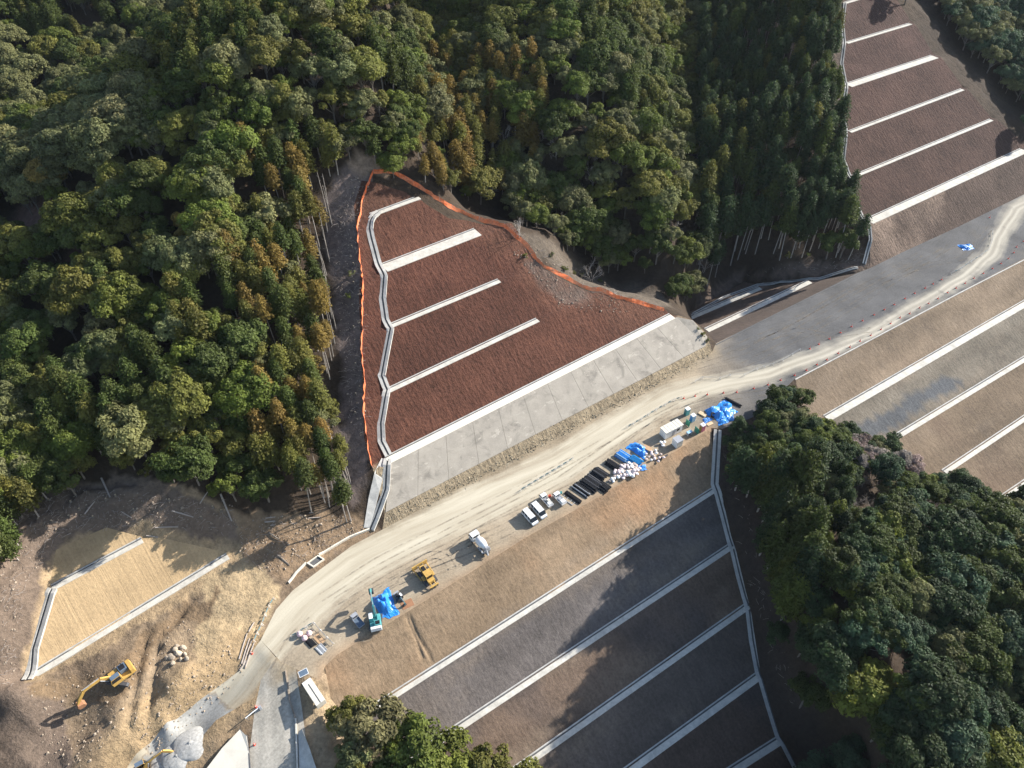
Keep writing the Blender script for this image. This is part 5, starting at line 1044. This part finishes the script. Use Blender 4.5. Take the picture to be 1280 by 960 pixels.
# ------------------------------------------------------------------ heaps, boulders, logs, litter
def heap(px, rad, h, label, seed):
    rr = np.random.default_rng(seed); p = G(*px); n, m = 30, 12; V = [(0, 0, h)]; F = []
    for j in range(1, m + 1):
        f = j / m
        for i in range(n): a = 2 * math.pi * i / n; k = 1 + .08 * math.sin(2 * a + seed) + .04 * math.sin(5 * a); V.append((f * rad * k * math.cos(a), f * rad * k * math.sin(a), h * (1 - f) ** .9 * (1 - .35 * (1 - f) ** 2) - (.25 if j == m else 0) + rr.normal(0, .03)))
    for i in range(n): F.append((0, 1 + i, 1 + (i + 1) % n))
    for j in range(m - 1):
        for i in range(n): F.append((1 + j * n + i, 1 + (j + 1) * n + i, 1 + (j + 1) * n + (i + 1) % n, 1 + j * n + (i + 1) % n))
    o = mesh_obj('gravel_heap', V, F, M['gravel'], None, None, True); o.location = p; tag(o, label, 'gravel heap', 'gravel heaps on the lower track')
heap((239, 930), 3.6, 1.35, 'largest pale gravel heap, topmost of the three on the track', 1); heap((222, 946), 3.2, 1.15, 'middle pale gravel heap beside the yellow excavator arm', 2); heap((205, 958), 2.9, 1.0, 'lowest pale gravel heap at the bottom edge behind the excavator arm', 3)
def rock(seed, s_):
    rr = np.random.default_rng(seed); bm = bmesh.new(); bmesh.ops.create_icosphere(bm, subdivisions=2, radius=1)
    ax = rr.normal(size=(6, 3))
    for v in bm.verts:
        c = np.array(v.co); k = 1 - sum(.16 * max(0, float(c @ (a / np.linalg.norm(a))) - .45) for a in ax) * 2 + rr.normal(0, .03); v.co = Vector(c * k * np.array((1.25, .95, .8)) * s_)
    me = bpy.data.meshes.new('boulder'); bm.to_mesh(me); bm.free(); me.materials.append(M['rock']); return me
RK = [rock(i, 1) for i in range(4)]
for i, (u, v, s_) in enumerate(((214, 822, .85), (219, 813, .75), (224, 818, .9), (229, 811, .8), (222, 808, .6), (231, 818, .55), (216, 829, .7), (209, 823, .6), (226, 825, .5), (234, 824, .65))):
    o = bpy.data.objects.new('boulder', RK[i % 4]); COL.objects.link(o); p = G(u, v); o.location = (p[0], p[1], p[2] + .25 * s_); o.scale = (s_,) * 3; o.rotation_euler = (i, i * 2, i * 3)
    tag(o, 'lone pale boulder right of the boulder pile' if i == 9 else 'pale boulder in the pile on the dirt right of the excavator', 'boulder', None if i == 9 else 'boulders piled on the dirt')
def log(a, b, rad, label, group=None, name='fallen_log', mat='bleached'):
    A_, B_ = G(*a), G(*b); A_[2] += rad * .9; B_[2] += rad * .9; m = (A_ + B_) / 2; pts = [A_ - m, (0, 0, 0.08), B_ - m]; mb = MB().tube(pts, [rad, rad * .9, rad * .7], 7)
    o = mb.obj(name, mat); o.location = m; tag(o, label, 'log', group)
for a, b, rad in (((106, 643), (119, 627), .16), ((127, 598), (138, 622), .2), ((215, 639), (242, 647), .18), ((194, 660), (223, 659), .16), ((183, 670), (198, 672), .15), ((152, 640), (165, 648), .12), ((250, 630), (262, 612), .14)): log(a, b, rad, 'bleached log fallen on the shaded bank above the tan slope', 'logs above the tan slope')
log((276, 618), (290, 652), .22, 'dead trunk leaning down the bank right of the shaded logs')
for a, b, rad in (((331, 653), (400, 647), .16), ((332, 648), (392, 641), .13), ((338, 657), (372, 654), .12)): log(a, b, rad, 'long thin log lying on the bank below the orange tinged conifers', 'logs on the bank below the conifers')
for a, b in (((336, 666), (349, 675)), ((347, 694), (362, 707))): log(a, b, .2, 'short dark log on the tan bank above the road bend', 'dark logs on the tan bank', 'fallen_log', 'bark')
for a, b in (((302, 830), (312, 798)), ((304, 832), (315, 800)), ((307, 834), (318, 803)), ((299, 824), (309, 792)), ((300, 838), (308, 826)), ((311, 790), (318, 778))): log(a, b, .16, 'grey pole in the pile along the outer road bend', 'poles piled at the road bend', 'timber_pole')
def snag(px, h, lean, label, group):
    p = G(*px); mb = MB(); top = np.array((lean[0] * h, lean[1] * h, h)); mb.tube([(0, 0, -.6), top * .5 + (.05, .04, 0), top], [.15, .11, .05], 6)
    t = thing('dead_tree', label, 'dead tree', tuple(p), 0, group); mb.obj('trunk', 'bark_pale', t)
    for k in range(5): f = .45 + .11 * k; a = k * 2.2 + px[0]; L = .9 - .1 * k; q = top * f; MB().tube([q, q + (L * math.cos(a), L * math.sin(a), .35)], [.035, .012], 4).obj('branch', 'bark_pale', t)
rs = np.random.default_rng(12)
for k in range(18): snag((402 + rs.uniform(0, 40), 592 + rs.uniform(0, 44)), rs.uniform(7, 12), (rs.normal(0, .05), rs.normal(0, .05)), 'thin pale bare trunk at the foot of the forest left of the grey wall', 'bare trunks left of the grey wall')
for k in range(16): snag((408 + rs.uniform(0, 8) + 4 * (k > 8), 250 + k * 15 + rs.uniform(-5, 5)), rs.uniform(8, 13), (rs.normal(0, .04), rs.normal(0, .04)), 'thin pale bare trunk along the forest edge left of the orange fence', 'bare trunks along the forest edge')
def stump(px, label, group):
    p = G(*px); t = thing('tree_stump', label, 'stump', tuple(p), rs.uniform(0, 6), group); MB().cyl((0, 0, -.3), (.03, 0, .5), .3, .2, 9).obj('trunk', 'bark', t); MB().cyl((.03, 0, .5), (.03, 0, .52), .19, .19, 9).obj('cut_face', 'plywood', t)
    for k in range(4): a = k * 1.6; MB().tube([(.15 * math.cos(a), .15 * math.sin(a), .1), (.7 * math.cos(a), .7 * math.sin(a), -.05)], [.1, .03], 4).obj('root', 'bark', t)
for k in range(14): stump((60 + rs.uniform(0, 220), 618 + rs.uniform(0, 34)), 'low cut stump on the shaded bank above the tan slope', 'stumps above the tan slope')
for k in range(8): stump((425 + rs.uniform(0, 22), 300 + rs.uniform(0, 240)), 'low cut stump on the bare strip left of the orange fence', 'stumps left of the orange fence')
def scatter(n, polys, seed, minb=.3):
    rr = np.random.default_rng(seed); out = []
    for pl in polys:
        xs = [p[0] for p in pl]; ys = [p[1] for p in pl]; k = n // len(polys); q = np.column_stack([rr.uniform(min(xs), max(xs), k * 3), rr.uniform(min(ys), max(ys), k * 3)]); q = q[inpoly(q, pl)][:k]; out += [G(*p) for p in q]
    return out
BARE = [[(30, 600), (290, 630), (300, 668), (180, 655), (70, 670), (30, 740), (15, 860), (0, 860), (0, 640)], [(35, 860), (140, 835), (240, 760), (250, 800), (150, 900), (110, 958), (60, 958)], [(300, 645), (440, 645), (462, 660), (400, 690), (340, 720), (300, 700)],
        [(460, 570), (453, 400), (448, 290), (462, 225), (436, 218), (412, 260), (424, 400), (434, 520)], [(660, 318), (760, 368), (829, 387), (760, 358), (690, 318), (640, 285)], [(160, 890), (290, 800), (312, 838), (190, 950)]]
def rubble():
    rr = np.random.default_rng(5); V = []; F = []; base = [(1, 0, 0), (0, 1, 0), (-1, 0, 0), (0, -1, 0), (0, 0, .8), (0, 0, -.5)]; fc = [(0, 1, 4), (1, 2, 4), (2, 3, 4), (3, 0, 4), (1, 0, 5), (2, 1, 5), (3, 2, 5), (0, 3, 5)]
    for p in scatter(2000, BARE + BARE[:1] + [[(636, 310), (700, 388), (790, 392), (760, 366), (690, 330), (655, 312)]], 6):
        s_ = abs(rr.normal(0, .13)) + .06; a = rr.uniform(0, 6.28); o = len(V)
        for x, y, z in base: k = s_ * rr.uniform(.7, 1.3); V.append((p[0] + k * (x * math.cos(a) - y * math.sin(a)), p[1] + k * (x * math.sin(a) + y * math.cos(a)), p[2] + .3 * s_ + k * z))
        F += [tuple(i + o for i in q) for q in fc]
    o = mesh_obj('rubble', V, F, M['clod']); o['kind'] = 'stuff'
    V = []; F = []
    for p in scatter(1800, BARE[:1] * 4 + BARE[2:3] + BARE[3:5] + BARE[3:4] + [[(905, 560), (935, 640), (965, 760), (1000, 880), (985, 880), (945, 760), (918, 640)], [(1040, 20), (1054, 20), (1054, 230), (1080, 320), (1062, 320), (1044, 240)], [(870, 385), (940, 345), (1080, 335), (1070, 318), (960, 332)]], 8):
        L = rr.uniform(.4, 2.0); a = rr.uniform(0, 6.28); e = np.array((math.cos(a) * L, math.sin(a) * L, rr.uniform(-.15, .3))); q = tube([p + (0, 0, .1), p + e * .5 + rr.normal(0, .1, 3) + (0, 0, .15), p + e + (0, 0, .1)], [.04, .035, .015], 3); o_ = len(V); V += q[0]; F += [tuple(i + o_ for i in f) for f in q[1]]
    o = mesh_obj('cut_branches', V, F, M['bleached']); o['kind'] = 'stuff'
    V = []; F = []
    line = [(482, 650), (600, 592), (700, 540), (800, 488), (888, 438)]
    for k in range(1300):
        f = rr.uniform(0, 1); i = min(3, int(f * 4)); g_ = f * 4 - i; u = line[i][0] + (line[i + 1][0] - line[i][0]) * g_; v = line[i][1] + (line[i + 1][1] - line[i][1]) * g_; p = U(u, v + rr.normal(0, 3.0), .8); p[2] = max(0, gz(p[0], p[1])); h = rr.uniform(.08, .22); w_ = rr.normal(0, .16, 2); o_ = len(V)
        V += [p + (w_[0], w_[1], 0), p - (w_[0], w_[1], 0), p + (rr.normal(0, .15), rr.normal(0, .15), h)]; F.append((o_, o_ + 1, o_ + 2))
    o = mesh_obj('dry_grass', V, F, M['straw']); o['kind'] = 'stuff'
M['straw'] = paint('dry grass blades', (.36, .31, .22), .9, .4)
rubble()
print('things', time.time() - T0)

# tyre tracks pressed into the yard and the road: thin broken strips just above the ground
k = N('tyre track soil', 1.0); tr_ = k.n('BsdfTransparent'); mx = k.n('MixShader'); k.col(k.mix(k.noise(1.2, 4, .6, k.pos()), srgb(120, 110, 97), srgb(146, 135, 118))); k.put(mx.inputs[0], k.ramp(k.noise(.35, 6, .75, k.pos()), .42, .66, 0, .5))
k.t.links.new(tr_.outputs[0], mx.inputs[1]); k.t.links.new(k.b.outputs[0], mx.inputs[2]); k.t.links.new(mx.outputs[0], k.t.nodes['Material Output'].inputs[0])
TT = [[(520, 704), (536, 693), (556, 694), (566, 712)], [(470, 742), (520, 712), (580, 690), (640, 662)], [(418, 776), (470, 738), (540, 699), (610, 668)], [(560, 692), (590, 668), (650, 641), (720, 606)], [(905, 440), (980, 408), (1070, 358)], [(930, 456), (1010, 416), (1100, 362), (1190, 306)],
      [(1100, 352), (1150, 334), (1205, 322), (1238, 285)], [(950, 425), (1000, 412), (1040, 420), (1090, 412)], [(400, 748), (470, 702), (560, 656), (660, 606), (760, 549)], [(420, 752), (490, 709), (590, 658), (700, 600), (800, 532), (880, 492)], [(440, 790), (462, 800), (470, 780)], [(740, 592), (790, 552), (830, 520), (890, 500), (960, 490)], [(500, 730), (512, 716), (540, 716), (575, 700)], [(860, 462), (930, 440), (1010, 398), (1090, 352), (1150, 318)], [(390, 775), (362, 800), (346, 836)]]
V = []; F = []; q_ = 0
for c in TT:
    P = resample([U(*p, 0) for p in c], .8)
    for _ in range(6): P[1:-1] = (P[:-2] + 2 * P[1:-1] + P[2:]) / 4
    for o_ in (-.95, .95):
        L, Rr = offset_line(P, o_ - .2), offset_line(P, o_ + .2); n0 = len(V); q_ += 1
        for a, b in zip(L, Rr): h = .008 + .0004 * q_; V += [(a[0], a[1], h), (b[0], b[1], h)]
        F += [(n0 + 2 * i, n0 + 2 * i + 1, n0 + 2 * i + 3, n0 + 2 * i + 2) for i in range(len(P) - 1)]
o = mesh_obj('tyre_tracks', V, F, k.m); o['kind'] = 'stuff'

# thin winter haze that pales the far valley: one closed box round the scene, the sky outside it
k = N('haze_air'); k.t.nodes.remove(k.b); pv = k.n('VolumePrincipled'); pv.inputs['Color'].default_value = (.80, .88, 1.0, 1); pv.inputs['Density'].default_value = HAZE; pv.inputs['Anisotropy'].default_value = .2
k.t.links.new(pv.outputs[0], k.t.nodes['Material Output'].inputs['Volume'])
zlo = float(V3[:, 2].min()) - 1.5; bb = ((-420, 420), (-60, 640), (zlo, 168.0)); V = [(x, y, z) for x in bb[0] for y in bb[1] for z in bb[2]]
hz = mesh_obj('haze', V, [(0, 1, 3, 2), (4, 6, 7, 5), (0, 4, 5, 1), (2, 3, 7, 6), (0, 2, 6, 4), (1, 5, 7, 3)], k.m); hz['kind'] = 'stuff'
